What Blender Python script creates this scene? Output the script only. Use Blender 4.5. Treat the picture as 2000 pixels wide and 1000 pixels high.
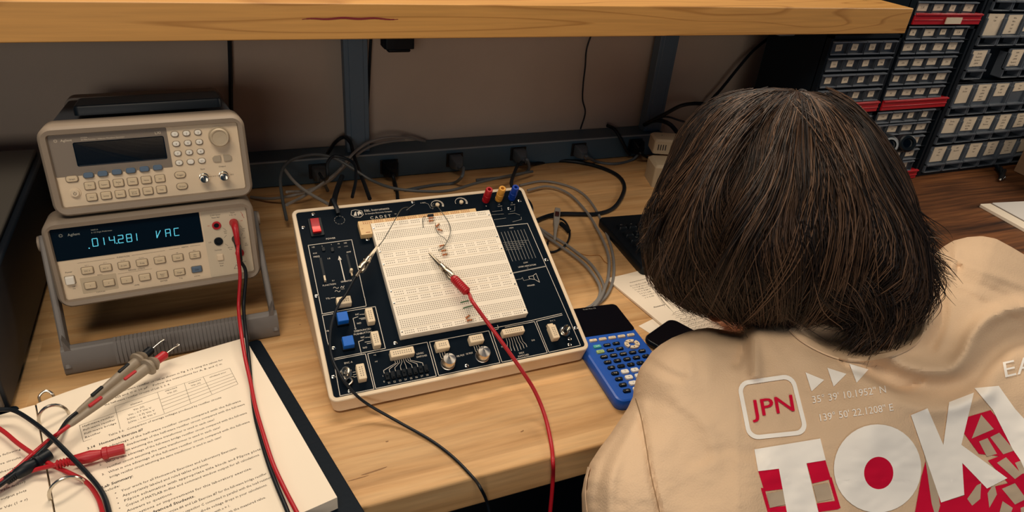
import bpy, bmesh, math, random
import numpy as np
from mathutils import Vector, Matrix
from mathutils.bvhtree import BVHTree
random.seed(7); RNG = np.random.default_rng(7)
for o in list(bpy.data.objects): bpy.data.objects.remove(o)
SC = bpy.context.scene
COL = SC.collection
DZ = 0.76                      # desk top above the floor; everything below is written with the desk top at z = 0

# ------------------------------------------------------------------ camera, world, lights, exposure
CAM_H = 0.5557
RX = Vector((0.9207, -0.3812, 0.0840)); UX = Vector((0.1273, 0.4967, 0.8586)); BX = Vector((-0.3690, -0.7798, 0.5058))
FOC = 1339.94
cd = bpy.data.cameras.new('camera'); cd.lens = FOC / 2000 * 36; cd.sensor_width = 36; cd.clip_start = .02
cam = bpy.data.objects.new('camera', cd); COL.objects.link(cam)
cam.matrix_world = Matrix(((RX.x, UX.x, BX.x, 0), (RX.y, UX.y, BX.y, 0), (RX.z, UX.z, BX.z, CAM_H + DZ), (0, 0, 0, 1)))
SC.camera = cam
SC.view_settings.view_transform = 'Standard'; SC.view_settings.look = 'None'
SC.view_settings.gamma = 1; SC.view_settings.exposure = 0.03
SC.view_settings.use_curve_mapping = False
wd = bpy.data.worlds.new('world'); SC.world = wd; wd.use_nodes = True
wd.node_tree.nodes['Background'].inputs[0].default_value = (.03, .105, .19, 1)
wd.node_tree.nodes['Background'].inputs[1].default_value = .34

def area(name, loc, target, sx, sy, power, col, spread=180):
    l = bpy.data.lights.new(name, 'AREA'); l.shape = 'RECTANGLE'; l.size = sx; l.size_y = sy
    l.energy = power; l.color = col; l.spread = math.radians(spread)
    o = bpy.data.objects.new(name, l); COL.objects.link(o)
    o.location = Vector(loc) + Vector((0, 0, DZ))
    o.rotation_euler = (Vector(target) - Vector(loc)).to_track_quat('-Z', 'Y').to_euler()
    return o
WARM = (1.0, .84, .66)
area('ceiling_lamp_aisle', (.25, 1.50, 1.75), (.25, .5, 0), 1.3, .35, 25, WARM)
area('ceiling_lamp_front', (-.30, .0, 1.60), (.1, .8, .1), .9, .4, 14.5, WARM)
area('side_lamp', (2.25, .55, .95), (.5, .95, 0), .45, .45, 8, WARM)

area('wall_fill', (-.75, -1.9, .85), (.55, 1.2, .12), 1.0, .5, 12, (1.0, .90, .80))  # unseen fill added to brighten the back wall; no window there

def ray(px, py):
    return -BX + RX * ((px - 1000) / FOC) - UX * ((py - 500) / FOC)
def PZ(px, py, z=0.0):
    d = ray(px, py); return Vector((0, 0, CAM_H)) + d * ((z - CAM_H) / d.z)
def PY(px, py, y):
    d = ray(px, py); return Vector((0, 0, CAM_H)) + d * (y / d.y)
def PXX(px, py, x):
    d = ray(px, py); return Vector((0, 0, CAM_H)) + d * (x / d.x)
def PD(px, py, d):
    return Vector((0, 0, CAM_H)) + ray(px, py) * d

# ------------------------------------------------------------------ materials
def lin(h):
    h = h.lstrip('#'); r = []
    for i in (0, 2, 4):
        c = int(h[i:i + 2], 16) / 255
        r.append(c / 12.92 if c <= .04045 else ((c + .055) / 1.055) ** 2.4)
    return (*r, 1)
MATS = {}
def mat(name, col, rough=.5, metal=0.0, spec=.5, emit=None, es=1.0, var=0.0, vs=40.0, bump=0.0, bs=300.0, coat=0.0, sheen=0.0, alpha=1.0, trans=0.0):
    m = bpy.data.materials.new(name); m.use_nodes = True; nt = m.node_tree; b = nt.nodes['Principled BSDF']
    c = lin(col) if isinstance(col, str) else (*col, 1)
    b.inputs['Base Color'].default_value = c
    b.inputs['Roughness'].default_value = rough; b.inputs['Metallic'].default_value = metal
    b.inputs['Specular IOR Level'].default_value = spec
    b.inputs['Coat Weight'].default_value = coat; b.inputs['Sheen Weight'].default_value = sheen
    b.inputs['Transmission Weight'].default_value = trans
    if emit: b.inputs['Emission Color'].default_value = lin(emit); b.inputs['Emission Strength'].default_value = es
    tc = nt.nodes.new('ShaderNodeTexCoord')
    if var:
        n = nt.nodes.new('ShaderNodeTexNoise'); n.inputs['Scale'].default_value = vs; n.inputs['Detail'].default_value = 5
        nt.links.new(tc.outputs['Object'], n.inputs['Vector'])
        mr = nt.nodes.new('ShaderNodeMapRange'); mr.inputs[1].default_value = .3; mr.inputs[2].default_value = .7
        mr.inputs[3].default_value = 1 - var; mr.inputs[4].default_value = 1 + var
        nt.links.new(n.outputs['Fac'], mr.inputs[0])
        vm = nt.nodes.new('ShaderNodeVectorMath'); vm.operation = 'SCALE'; vm.inputs[0].default_value = c[:3]
        nt.links.new(mr.outputs[0], vm.inputs['Scale']); nt.links.new(vm.outputs[0], b.inputs['Base Color'])
    if bump:
        n = nt.nodes.new('ShaderNodeTexNoise'); n.inputs['Scale'].default_value = bs; n.inputs['Detail'].default_value = 3
        nt.links.new(tc.outputs['Object'], n.inputs['Vector'])
        bp = nt.nodes.new('ShaderNodeBump'); bp.inputs['Strength'].default_value = bump; bp.inputs['Distance'].default_value = .002
        nt.links.new(n.outputs['Fac'], bp.inputs['Height']); nt.links.new(bp.outputs[0], b.inputs['Normal'])
    MATS[name] = m; return m
def wood(name, base, dark, light, strip=.0, sx=1.0, gscale=(3, 60, 60), rough=.5, streak=.55, coat=.0, knots=.0):
    m = bpy.data.materials.new(name); m.use_nodes = True; nt = m.node_tree; N = nt.nodes; L = nt.links; b = N['Principled BSDF']
    b.inputs['Roughness'].default_value = rough; b.inputs['Specular IOR Level'].default_value = .22; b.inputs['Coat Weight'].default_value = coat; b.inputs['Coat Roughness'].default_value = .3
    tc = N.new('ShaderNodeTexCoord')
    # slow warp so the grain wanders
    w = N.new('ShaderNodeTexNoise'); w.inputs['Scale'].default_value = 2.2; w.inputs['Detail'].default_value = 2
    L.new(tc.outputs['Object'], w.inputs['Vector'])
    ws = N.new('ShaderNodeVectorMath'); ws.operation = 'SCALE'; ws.inputs['Scale'].default_value = .045
    L.new(w.outputs['Color'], ws.inputs[0])
    ad = N.new('ShaderNodeVectorMath'); ad.operation = 'ADD'; L.new(tc.outputs['Object'], ad.inputs[0]); L.new(ws.outputs[0], ad.inputs[1])
    mp = N.new('ShaderNodeMapping'); mp.inputs['Scale'].default_value = gscale; L.new(ad.outputs[0], mp.inputs['Vector'])
    src = mp.outputs[0]
    col_in = None
    if strip:
        bk = N.new('ShaderNodeTexBrick'); bk.offset = .37; bk.inputs['Scale'].default_value = 1
        bk.inputs['Brick Width'].default_value = sx; bk.inputs['Row Height'].default_value = strip
        bk.inputs['Mortar Size'].default_value = .0004; bk.inputs['Mortar Smooth'].default_value = .6; bk.inputs['Bias'].default_value = 0
        bk.inputs['Color1'].default_value = (0, 0, 0, 1); bk.inputs['Color2'].default_value = (1, 1, 1, 1); bk.inputs['Mortar'].default_value = (.25, .25, .25, 1)
        L.new(tc.outputs['Object'], bk.inputs['Vector'])
        # each strip shifts its grain
        sc = N.new('ShaderNodeVectorMath'); sc.operation = 'SCALE'; sc.inputs['Scale'].default_value = 7.0; L.new(bk.outputs['Color'], sc.inputs[0])
        a2 = N.new('ShaderNodeVectorMath'); a2.operation = 'ADD'; L.new(mp.outputs[0], a2.inputs[0]); L.new(sc.outputs[0], a2.inputs[1]); src = a2.outputs[0]
    n = N.new('ShaderNodeTexNoise'); n.inputs['Scale'].default_value = 1; n.inputs['Detail'].default_value = 6; n.inputs['Roughness'].default_value = .62
    L.new(src, n.inputs['Vector'])
    cr = N.new('ShaderNodeValToRGB'); e = cr.color_ramp.elements
    e[0].position = .28; e[0].color = lin(dark); e[1].position = .72; e[1].color = lin(light)
    x = e.new(.5 - .02); x.color = lin(base)
    L.new(n.outputs['Fac'], cr.inputs[0])
    out = cr.outputs[0]
    if strip:
        mr = N.new('ShaderNodeMapRange'); mr.inputs[3].default_value = .86; mr.inputs[4].default_value = 1.08; L.new(bk.outputs['Color'], mr.inputs[0])
        mu = N.new('ShaderNodeVectorMath'); mu.operation = 'SCALE'; L.new(out, mu.inputs[0]); L.new(mr.outputs[0], mu.inputs['Scale']); out = mu.outputs[0]
    # fine dark pores
    mp2 = N.new('ShaderNodeMapping'); mp2.inputs['Scale'].default_value = tuple(g * 4 for g in gscale); L.new(ad.outputs[0], mp2.inputs['Vector'])
    n2 = N.new('ShaderNodeTexNoise'); n2.inputs['Scale'].default_value = 1; n2.inputs['Detail'].default_value = 3; L.new(mp2.outputs[0], n2.inputs['Vector'])
    mr2 = N.new('ShaderNodeMapRange'); mr2.inputs[1].default_value = .35; mr2.inputs[2].default_value = .6; mr2.inputs[3].default_value = streak; mr2.inputs[4].default_value = 1.0
    L.new(n2.outputs['Fac'], mr2.inputs[0])
    mu2 = N.new('ShaderNodeVectorMath'); mu2.operation = 'SCALE'; L.new(out, mu2.inputs[0]); L.new(mr2.outputs[0], mu2.inputs['Scale'])
    L.new(mu2.outputs[0], b.inputs['Base Color'])
    MATS[name] = m; return m
def grainwood(name, base, dark, gscale, rings, rough=.45):
    # plain sawn board: curved growth rings
    m = bpy.data.materials.new(name); m.use_nodes = True; nt = m.node_tree; N = nt.nodes; L = nt.links; b = N['Principled BSDF']
    b.inputs['Roughness'].default_value = rough
    tc = N.new('ShaderNodeTexCoord'); mp = N.new('ShaderNodeMapping'); mp.inputs['Scale'].default_value = gscale; L.new(tc.outputs['Object'], mp.inputs['Vector'])
    n = N.new('ShaderNodeTexNoise'); n.inputs['Scale'].default_value = 1; n.inputs['Detail'].default_value = 1.5; n.inputs['Distortion'].default_value = .3
    L.new(mp.outputs[0], n.inputs['Vector'])
    m1 = N.new('ShaderNodeMath'); m1.operation = 'MULTIPLY'; m1.inputs[1].default_value = rings; L.new(n.outputs['Fac'], m1.inputs[0])
    fr = N.new('ShaderNodeMath'); fr.operation = 'FRACT'; L.new(m1.outputs[0], fr.inputs[0])
    cr = N.new('ShaderNodeValToRGB'); e = cr.color_ramp.elements
    e[0].position = 0; e[0].color = lin(base); e[1].position = 1; e[1].color = lin(base)
    x = e.new(.8); x.color = lin(base); y = e.new(.93); y.color = lin(dark)
    L.new(fr.outputs[0], cr.inputs[0])
    n3 = N.new('ShaderNodeTexNoise'); n3.inputs['Scale'].default_value = 1; n3.inputs['Detail'].default_value = 5
    mp3 = N.new('ShaderNodeMapping'); mp3.inputs['Scale'].default_value = (8, 160, 220); L.new(tc.outputs['Object'], mp3.inputs['Vector']); L.new(mp3.outputs[0], n3.inputs['Vector'])
    mr = N.new('ShaderNodeMapRange'); mr.inputs[1].default_value = .3; mr.inputs[2].default_value = .7; mr.inputs[3].default_value = .88; mr.inputs[4].default_value = 1.06; L.new(n3.outputs['Fac'], mr.inputs[0])
    mu = N.new('ShaderNodeVectorMath'); mu.operation = 'SCALE'; L.new(cr.outputs[0], mu.inputs[0]); L.new(mr.outputs[0], mu.inputs['Scale']); L.new(mu.outputs[0], b.inputs['Base Color'])
    MATS[name] = m; return m

M_desk = wood('maple_block', '#d0a470', '#b48653', '#dbb482', strip=.043, sx=.62, gscale=(3.0, 38, 38), streak=.86)
M_walnut = wood('walnut_laminate', '#6f4426', '#2e180c', '#8c5a33', strip=0, gscale=(1.6, 34, 34), rough=.5, streak=.6, coat=0)
M_shelf = grainwood('pine_shelf', '#d09a54', '#b27d3e', (1.3, 5, 16), 12)
M_wall = mat('wall_paint', '#b8a898', .9, var=.05, vs=6, bump=.12, bs=500, spec=.2)
M_floor = mat('floor_vinyl', '#0e1a24', .6, var=.1, vs=5)
M_steel = mat('painted_steel', '#566a7a', .5, var=.04, vs=10)
M_rail = mat('raceway_paint', '#415c6e', .42, var=.05, vs=12)
M_railglint = mat('raceway_glint', '#8a9aa6', .35, metal=.3)
M_socketblk = mat('outlet_black', '#05080c', .5)
M_cream = mat('case_cream', '#e8d3b4', .5, var=.02, vs=30, bump=.05, bs=900)
M_panel = mat('panel_navy', (.0020, .0064, .0125), .5, spec=.05)
M_print = mat('panel_print', '#d9d0c2', .6)
M_printdim = mat('panel_print_dim', '#8d8a83', .6)
M_board = mat('board_white', '#f1e6d2', .45)
M_boardtan = mat('board_tan', '#e2bd85', .45)
M_hole = mat('contact_hole', '#7d7468', .8)
M_holered = mat('contact_hole_red', '#a4623e', .8)
M_sock = mat('socket_cream', '#e3cfae', .5)
M_blue = mat('button_blue', '#0a63c4', .4)
M_alu = mat('knob_metal', '#d8d2c8', .25, metal=1)
M_chrome = mat('plated_metal', '#c9c2b6', .22, metal=1)
M_steelclip = mat('clip_steel', '#a89d8c', .32, metal=1)
M_red = mat('red_plastic', '#c4121f', .38, var=.05, vs=200)
M_redrub = mat('red_rubber', '#b01320', .45)
M_redglow = mat('red_lit_rocker', '#c01010', .3, emit='#ff1a10', es=.5)
M_orange = mat('post_amber', '#e0a040', .4)
M_postblue = mat('post_blue', '#0c3b9c', .4)
M_black = mat('black_plastic', (.0025, .0055, .009), .42, spec=.25)
M_blackrub = mat('black_rubber', (.003, .0065, .011), .45, spec=.3)
M_blackgloss = mat('black_glass', (.0015, .003, .006), .15, spec=.25)
M_greycab = mat('grey_cable', '#7d7a76', .5)
M_greycab2 = mat('grey_cable_dark', '#4b5053', .5)
M_bumper = mat('bumper_grey', '#8b7d6d', .6, var=.03, vs=30, bump=.06, bs=1200)
M_bumperd = mat('bumper_dark', '#3d4249', .6)
M_face = mat('face_putty', '#dcc8ab', .55, var=.015, vs=50)
M_facegrey = mat('face_grey', '#7b7064', .55)
M_key = mat('key_putty', '#d3bf9f', .5)
M_keyring = mat('key_outline', '#8a7b68', .6)
M_keyblue = mat('key_slate', '#556a80', .45)
M_ink = mat('ink_dark', '#2b2a2c', .7)
M_inkgrey = mat('ink_grey', '#807463', .7)
M_lcd = mat('display_glass', (.0012, .0070, .016), .3, spec=.06)
M_vfd = mat('display_segment', '#103840', .5, emit='#5fd0e6', es=.85)
M_handle = mat('handle_grey', '#6f6a66', .55, var=.04, vs=30)
M_paper = mat('paper', '#f0e2cc', .75, var=.012, vs=12)
M_paperink = mat('paper_ink', '#3d3835', .8)
M_cover = mat('binder_vinyl', (.003, .0075, .014), .5, spec=.08, bump=.1, bs=200)
M_calc = mat('calculator_blue', '#0b50b0', .38, bump=.03, bs=900)
M_white = mat('white_plastic', '#e9e4d8', .5)
M_teal = mat('key_teal', '#3fa9a6', .5)
M_green = mat('key_green', '#a4c27e', .5)
M_cab = mat('cabinet_black', (.004, .008, .013), .5, spec=.2)
M_drawer = mat('drawer_smoke', '#3a4047', .35, var=.15, vs=60)
M_drawerlip = mat('drawer_edge', '#6f7780', .35)
M_bin = mat('bin_grey', '#4f5760', .45, var=.1, vs=30)
M_card = mat('label_card', '#d9c9b0', .8, var=.04, vs=80)
M_barred = mat('drawer_red', '#b3121f', .4)
M_cardboard = mat('cardboard', '#8a6c50', .8, var=.08, vs=40)
M_resist = mat('resistor_tan', '#c98a4e', .5)
M_skin = mat('skin', '#c98a68', .5, var=.05, vs=60)
M_shirt = mat('shirt_cotton', '#d8bb9b', .95, var=.02, vs=30, bump=.25, bs=700, spec=.1)
M_shirtwhite = mat('shirt_print_white', '#f8f3ea', .9, spec=.1)
M_shirtred = mat('shirt_print_red', '#cc1238', .9, spec=.1)
M_shirtgrey = mat('shirt_print_grey', '#b9a68f', .9, spec=.1)
M_jeans = mat('trousers_denim', '#141d2b', .9)
M_brown = mat('brown_eye', '#2b160c', .3)

# ------------------------------------------------------------------ mesh builder
_FC = {}
def text_mesh(s, res=2):
    k = (s, res)
    if k not in _FC:
        c = bpy.data.curves.new('t', 'FONT'); c.body = s; c.size = 1.0; c.resolution_u = res; c.align_x = 'LEFT'
        o = bpy.data.objects.new('t', c); m = bpy.data.meshes.new_from_object(o)
        v = np.array([x.co[:2] for x in m.vertices]) if len(m.vertices) else np.zeros((0, 2))
        f = [tuple(p.vertices) for p in m.polygons]
        bpy.data.objects.remove(o); bpy.data.curves.remove(c); bpy.data.meshes.remove(m)
        _FC[k] = (v, f)
    return _FC[k]
def rrect(x0, x1, y0, y1, r, n=5):
    pts = []
    for cx, cy, a in ((x1 - r, y1 - r, 0), (x0 + r, y1 - r, 90), (x0 + r, y0 + r, 180), (x1 - r, y0 + r, 270)):
        for i in range(n + 1):
            t = math.radians(a + 90 * i / n); pts.append((cx + r * math.cos(t), cy + r * math.sin(t)))
    return pts
def smooth_path(pts, k=6):
    P = [Vector(p) for p in pts]
    if len(P) < 3: return P
    Q = [P[0] * 2 - P[1]] + P + [P[-1] * 2 - P[-2]]; out = []
    for i in range(1, len(Q) - 2):
        a, b, c, d = Q[i - 1], Q[i], Q[i + 1], Q[i + 2]
        for j in range(k):
            t = j / k
            out.append(.5 * ((2 * b) + (c - a) * t + (2 * a - 5 * b + 4 * c - d) * t * t + (3 * b - a - 3 * c + d) * t ** 3))
    out.append(P[-1]); return out
class MB:
    def __init__(s, M=None): s.v = []; s.f = []; s.mi = []; s.sm = []; s.M = M
    def add(s, vs, fs, mi=0, smooth=False):
        b = len(s.v)
        if s.M is not None: vs = [s.M @ Vector(v) for v in vs]
        s.v.extend(tuple(v) for v in vs)
        for f in fs: s.f.append(tuple(b + i for i in f)); s.mi.append(mi); s.sm.append(smooth)
        return s
    def box(s, x0, x1, y0, y1, z0, z1, mi=0):
        v = [(x, y, z) for z in (z0, z1) for y in (y0, y1) for x in (x0, x1)]
        return s.add(v, [(0, 2, 3, 1), (4, 5, 7, 6), (0, 1, 5, 4), (2, 6, 7, 3), (0, 4, 6, 2), (1, 3, 7, 5)], mi)
    def loft(s, loops, mi=0, cap0=True, cap1=True, smooth=True, capmi=None):
        n = len(loops[0]); v = [p for l in loops for p in l]; f = []
        for k in range(len(loops) - 1):
            for i in range(n):
                j = (i + 1) % n; f.append((k * n + i, k * n + j, (k + 1) * n + j, (k + 1) * n + i))
        s.add(v, f, mi, smooth)
        cm = mi if capmi is None else capmi
        if cap0: s.add(loops[0], [tuple(reversed(range(n)))], cm)
        if cap1: s.add(loops[-1], [tuple(range(n))], cm)
        return s
    def rbox(s, x0, x1, y0, y1, z0, z1, r=.002, b=.0008, mi=0, n=4):
        # rounded plate standing on z0 with an eased top edge
        def L(z, ins): return [(x, y, z) for x, y in rrect(x0 + ins, x1 - ins, y0 + ins, y1 - ins, max(r - ins, .0001), n)]
        return s.loft([L(z0, 0), L(z1 - b, 0), L(z1 - b * .3, b * .3), L(z1, b)], mi)
    def cyl(s, p0, p1, r0, r1=None, n=20, mi=0, caps=True):
        p0, p1 = Vector(p0), Vector(p1); r1 = r0 if r1 is None else r1
        d = (p1 - p0).normalized(); a = d.orthogonal().normalized(); b = d.cross(a)
        L = lambda p, r: [tuple(p + (a * math.cos(2 * math.pi * i / n) + b * math.sin(2 * math.pi * i / n)) * r) for i in range(n)]
        return s.loft([L(p0, r0), L(p1, r1)], mi, caps, caps)
    def lathe(s, prof, o=(0, 0, 0), axis=(0, 0, 1), n=28, mi=0, caps=True):
        o = Vector(o); d = Vector(axis).normalized(); a = d.orthogonal().normalized(); b = d.cross(a)
        loops = [[tuple(o + d * h + (a * math.cos(2 * math.pi * i / n) + b * math.sin(2 * math.pi * i / n)) * max(r, 1e-5)) for i in range(n)] for r, h in prof]
        return s.loft(loops, mi, caps, caps)
    def tube(s, path, r, n=8, mi=0, k=0):
        P = smooth_path(path, k) if k else [Vector(p) for p in path]
        R = r if callable(r) else (lambda t: r)
        d = (P[1] - P[0]).normalized(); a = d.orthogonal().normalized(); loops = []
        for i, p in enumerate(P):
            t = (P[min(i + 1, len(P) - 1)] - P[max(i - 1, 0)])
            if t.length > 1e-9: t.normalize()
            else: t = d
            a = (a - t * a.dot(t)); a = a.normalized() if a.length > 1e-6 else t.orthogonal().normalized(); b = t.cross(a); rr = R(i / (len(P) - 1))
            loops.append([tuple(p + (a * math.cos(2 * math.pi * q / n) + b * math.sin(2 * math.pi * q / n)) * rr) for q in range(n)]); d = t
        return s.loft(loops, mi)
    def sphere(s, c, r, n=14, mi=0, sc=(1, 1, 1)):
        loops = []
        for i in range(1, n):
            a = math.pi * i / n
            loops.append([(c[0] + sc[0] * r * math.sin(a) * math.cos(2 * math.pi * j / (2 * n)), c[1] + sc[1] * r * math.sin(a) * math.sin(2 * math.pi * j / (2 * n)), c[2] - sc[2] * r * math.cos(a)) for j in range(2 * n)])
        return s.loft(loops, mi)
    def poly(s, pts, mi=0): return s.add(pts, [tuple(range(len(pts)))], mi)
    def rect(s, x0, x1, y0, y1, z, mi=0): return s.poly([(x0, y0, z), (x1, y0, z), (x1, y1, z), (x0, y1, z)], mi)
    def line(s, pts, w, z, mi=0):
        for (xa, ya), (xb, yb) in zip(pts[:-1], pts[1:]):
            dx, dy = xb - xa, yb - ya; l = math.hypot(dx, dy) or 1; nx, ny = -dy / l * w / 2, dx / l * w / 2; ex, ey = dx / l * w / 2, dy / l * w / 2
            s.poly([(xa - ex + nx, ya - ey + ny, z), (xa - ex - nx, ya - ey - ny, z), (xb + ex - nx, yb + ey - ny, z), (xb + ex + nx, yb + ey + ny, z)][::1], mi)
        return s
    def text(s, t, x, y, size, z=0, align='c', rot=0, mi=0, sx=1.0, res=2):
        v, f = text_mesh(t, res)
        if not len(v): return s
        w = v[:, 0].max(); ox = {'c': -w / 2, 'l': 0, 'r': -w}[align]; c, sn = math.cos(rot), math.sin(rot)
        X = (v[:, 0] + ox) * size * sx; Y = (v[:, 1] - .35) * size
        return s.add([(x + a * c - b * sn, y + a * sn + b * c, z) for a, b in zip(X, Y)], f, mi)
    def mesh(s, name='m', mats=()):
        me = bpy.data.meshes.new(name); me.from_pydata(s.v, [], s.f)
        for m in mats: me.materials.append(m)
        me.polygons.foreach_set('material_index', s.mi); me.polygons.foreach_set('use_smooth', s.sm)
        me.update(); me.set_sharp_from_angle(angle=math.radians(38)); return me
    def build(s, name, mats, parent=None, bevel=0, seg=2, label=None):
        if not isinstance(mats, (list, tuple)): mats = [mats]
        o = bpy.data.objects.new(name, s.mesh(name, mats)); COL.objects.link(o)
        if parent is not None: o.parent = parent
        if bevel:
            b = o.modifiers.new('bevel', 'BEVEL'); b.width = bevel; b.segments = seg; b.limit_method = 'ANGLE'; b.angle_limit = math.radians(40)
        if label: o['label'] = label
        return o
def tag(o, label, cat, group=None):
    o['label'] = label; o['category'] = cat
    if group: o['group'] = group
    return o
def struct(o): o['kind'] = 'structure'; return o
def thing(name, label, cat, loc=(0, 0, 0), rz=0, group=None):
    o = bpy.data.objects.new(name, None); COL.objects.link(o); o.location = loc; o.rotation_euler = (0, 0, rz); o.empty_display_size = .02
    return tag(o, label, cat, group)
def cable(name, label, cat, pts, r, m, k=8, n=8, group=None):
    o = MB().tube([Vector(p) for p in pts], r, n=n, k=k).build(name, m); return tag(o, label, cat, group)
mm = .001

# ------------------------------------------------------------------ the setting
struct(MB().box(-2.2, 2.8, -2.5, 1.35, -DZ - .02, -DZ).build('floor', M_floor))
struct(MB().box(-2.2, 2.8, 1.246, 1.30, -DZ, .52).build('wall_back', M_wall))

# maple bench top on steel legs
bench = thing('workbench', 'long maple butcher-block workbench top with worn front edge', 'workbench', (0, 0, 0))
bx = MB(); bx.box(-1.3, .985, .4514, 1.244, -.044, 0)
bt = bx.build('bench_top', M_desk, bench, bevel=.003, seg=3)
for x in (-1.2, .92):
    for y in (.52, 1.18):
        MB().box(x - .03, x + .03, y - .03, y + .03, -DZ, -.0445).build('leg', M_steel, bench, bevel=.003)
# scars and knots of the wood (flat marks in the surface)
kn = MB()
def mark(px, py, ln, w, ang):
    c = PZ(px, py, .00025); n_ = 14; pts = []
    for i in range(n_):
        a = 2 * math.pi * i / n_; u = ln * math.cos(a) * (1 + .2 * math.sin(3 * a)); v = w * math.sin(a) * (1 + .3 * math.cos(2 * a))
        pts.append((c.x + u * math.cos(ang) - v * math.sin(ang), c.y + u * math.sin(ang) + v * math.cos(ang), .00025))
    MB().poly(pts).build('wood_knot', M_knot, bench)
M_knot = mat('knot_brown', '#8a6238', .6, var=.2, vs=900)
mark(731, 920, .013, .0011, .10); mark(756, 862, .0016, .0010, 0); mark(700, 934, .010, .0006, .05); mark(1020, 842, .0022, .0010, .3); mark(586, 634, .0012, .0007, 0)
tb = thing('side_table', 'dark brown wood-grain table standing right of the maple bench', 'table', (0, 0, 0))
MB().box(.99, 2.6, .30, 1.244, -.034, 0).build('table_top', M_walnut, tb, bevel=.003)
for x in (1.05, 2.5):
    for y in (.4, 1.18): MB().box(x - .025, x + .025, y - .025, y + .025, -DZ, -.0345).build('leg', M_steel, tb)

# power rail along the back of the bench
rl = thing('power_raceway', 'long slate-grey metal power raceway with outlets along the back of the bench', 'power raceway', (0, 1.189, 0))
MB().box(-1.3, .905, 0, .055, .0005, .050).build('housing', M_rail, rl, bevel=.0025)
MB().box(-1.3, .905, -.0012, .002, .0475, .0508).build('lip', M_railglint, rl, bevel=.0006, label='pale strip along the top front edge, highlight in its colour')  # paler strip puts the edge highlight into its colour
OUT = [(622, 334), (760, 325), (888, 312), (1012, 300), (1130, 292), (1240, 283)]
outs = []
for px, py in OUT:
    p = PY(px, py, 1.187); x, z = p.x, min(max(p.z, .020), .032)
    outs.append((x, z))
    m = MB(); m.box(x - .017, x + .017, -.003, -.0002, z - .014, z + .014); m.build('outlet', M_socketblk, rl, bevel=.001)

# uprights carrying the shelf, shelf
up = thing('shelf_rack', 'thick pine shelf on grey steel posts spanning the top of the picture', 'shelf', (0, 0, 0))
def post(x0, x1):
    m = MB(); m.box(x0, x1, 1.205, 1.228, .0505, .330)
    m.box(x0 + .008, x1 - .008, 1.2035, 1.206, .0505, .330, 1)
    return m.build('post', [M_steel, M_steel], up, bevel=.0015)
post(.213, .255); post(.860, .905); post(-.95, -.905)
sh = MB(); sh.box(-1.35, 1.173, .904, 1.243, .3314, .3754)
shelf = sh.build('shelf_board', M_shelf, up, bevel=.0015, seg=3)
mk = MB(); x0 = PY(590, 38, .903).x; x1 = PY(778, 40, .903).x
pz = PY(680, 38, .903).z
pts = [(x0 + (x1 - x0) * t, pz + .0012 * math.sin(t * 3.1) + .0006 * math.sin(t * 19)) for t in np.linspace(0, 1, 24)]
for (xa, za), (xb, zb), t in zip(pts[:-1], pts[1:], np.linspace(0, 1, 23)):
    w = .0011 * (.35 + .9 * math.sin(math.pi * t) ** .5)
    mk.add([(xa, .9037, za - w), (xb, .9037, zb - w), (xb, .9037, zb + w), (xa, .9037, za + w)], [(0, 1, 2, 3)])
mk.build('red_streak', mat('red_stain', '#7c2026', .6), up, label='dark red streak on the front edge')
# bracket under the right end
b = MB(); b.box(.992, 1.03, 1.02, 1.225, .300, .3310); b.build('bracket', mat('bracket_grey', '#5f6b74', .5), up, bevel=.002)

# black adapter hanging under shelf
p = PY(776, 84, 1.17)
ad = thing('power_adapter', 'small black power adapter fixed under the shelf beside the post', 'adapter', (p.x, 1.17, .0))
m = MB(); m.rbox(-.026, .026, -.018, .018, .2525, .3310, .005, .002); m.build('body', M_black, ad)
MB().box(-.020, .020, -.015, .015, .246, .2525).build('cap', M_black, ad, bevel=.003)

# hanging cords on the wall
def wallcord(name, label, pts, r=.0028, y=1.236, m=M_blackrub):
    return cable(name, label, 'cord', [PY(a, b, y) if len(q) == 0 else PY(a, b, q[0]) for a, b, *q in pts], r, m)
wallcord('power_cable', 'black cord hanging straight down the wall behind the stacked instruments', [(448, 66), (450, 130), (451, 200), (452, 250), (455, 330)], .0036)
wallcord('power_cable', 'thin black cord hanging in a wavy line on the wall, middle of the bay', [(1158, 60), (1146, 95), (1143, 130), (1139, 165), (1138, 195), (1143, 220), (1134, 252)], .0017)
wallcord('power_cable', 'black cord running down against the right side of the middle post', [(725, 66), (722, 120), (719, 190), (716, 235), (715, 262)], .0027)
wallcord('power_cable', 'thick black cord slanting down from the shelf behind the bent head', [(1500, 75), (1470, 100), (1440, 135), (1410, 172), (1385, 200), (1365, 230), (1345, 262)], .0034, 1.2)
cable('power_cable', 'black cord looping over the end of the raceway near the right post', 'cord', [PY(1265, 240, 1.18), PY(1300, 222, 1.15), PY(1335, 205, 1.13), PY(1375, 203, 1.13), PY(1400, 215, 1.12), PY(1420, 240, 1.12), PY(1430, 275, 1.13)], .0040, M_blackrub)
cable('power_cable', 'thin black cord dipping from the raceway end to the plug adapters', 'cord', [PY(1268, 236, 1.19), PY(1300, 228, 1.17), PY(1330, 236, 1.15), PY(1358, 243, 1.14), PY(1385, 235, 1.14), PY(1410, 225, 1.14)], .0022, M_blackrub)
cable('power_cable', 'flat black cord draped down over the raceway front to its last outlet', 'cord', [PY(1186, 245, 1.215), PY(1200, 252, 1.195), PY(1212, 270, 1.180), PY(1222, 290, 1.176), PY(1230, 302, 1.176)], .0038, M_blackrub)
cable('power_cable', 'bundle cord humped on the raceway top at its right end', 'cord', [PY(1258, 244, 1.20), PY(1275, 236, 1.18), PY(1292, 236, 1.165), PY(1310, 244, 1.15), PY(1325, 262, 1.145)], .0045, M_blackrub)

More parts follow.
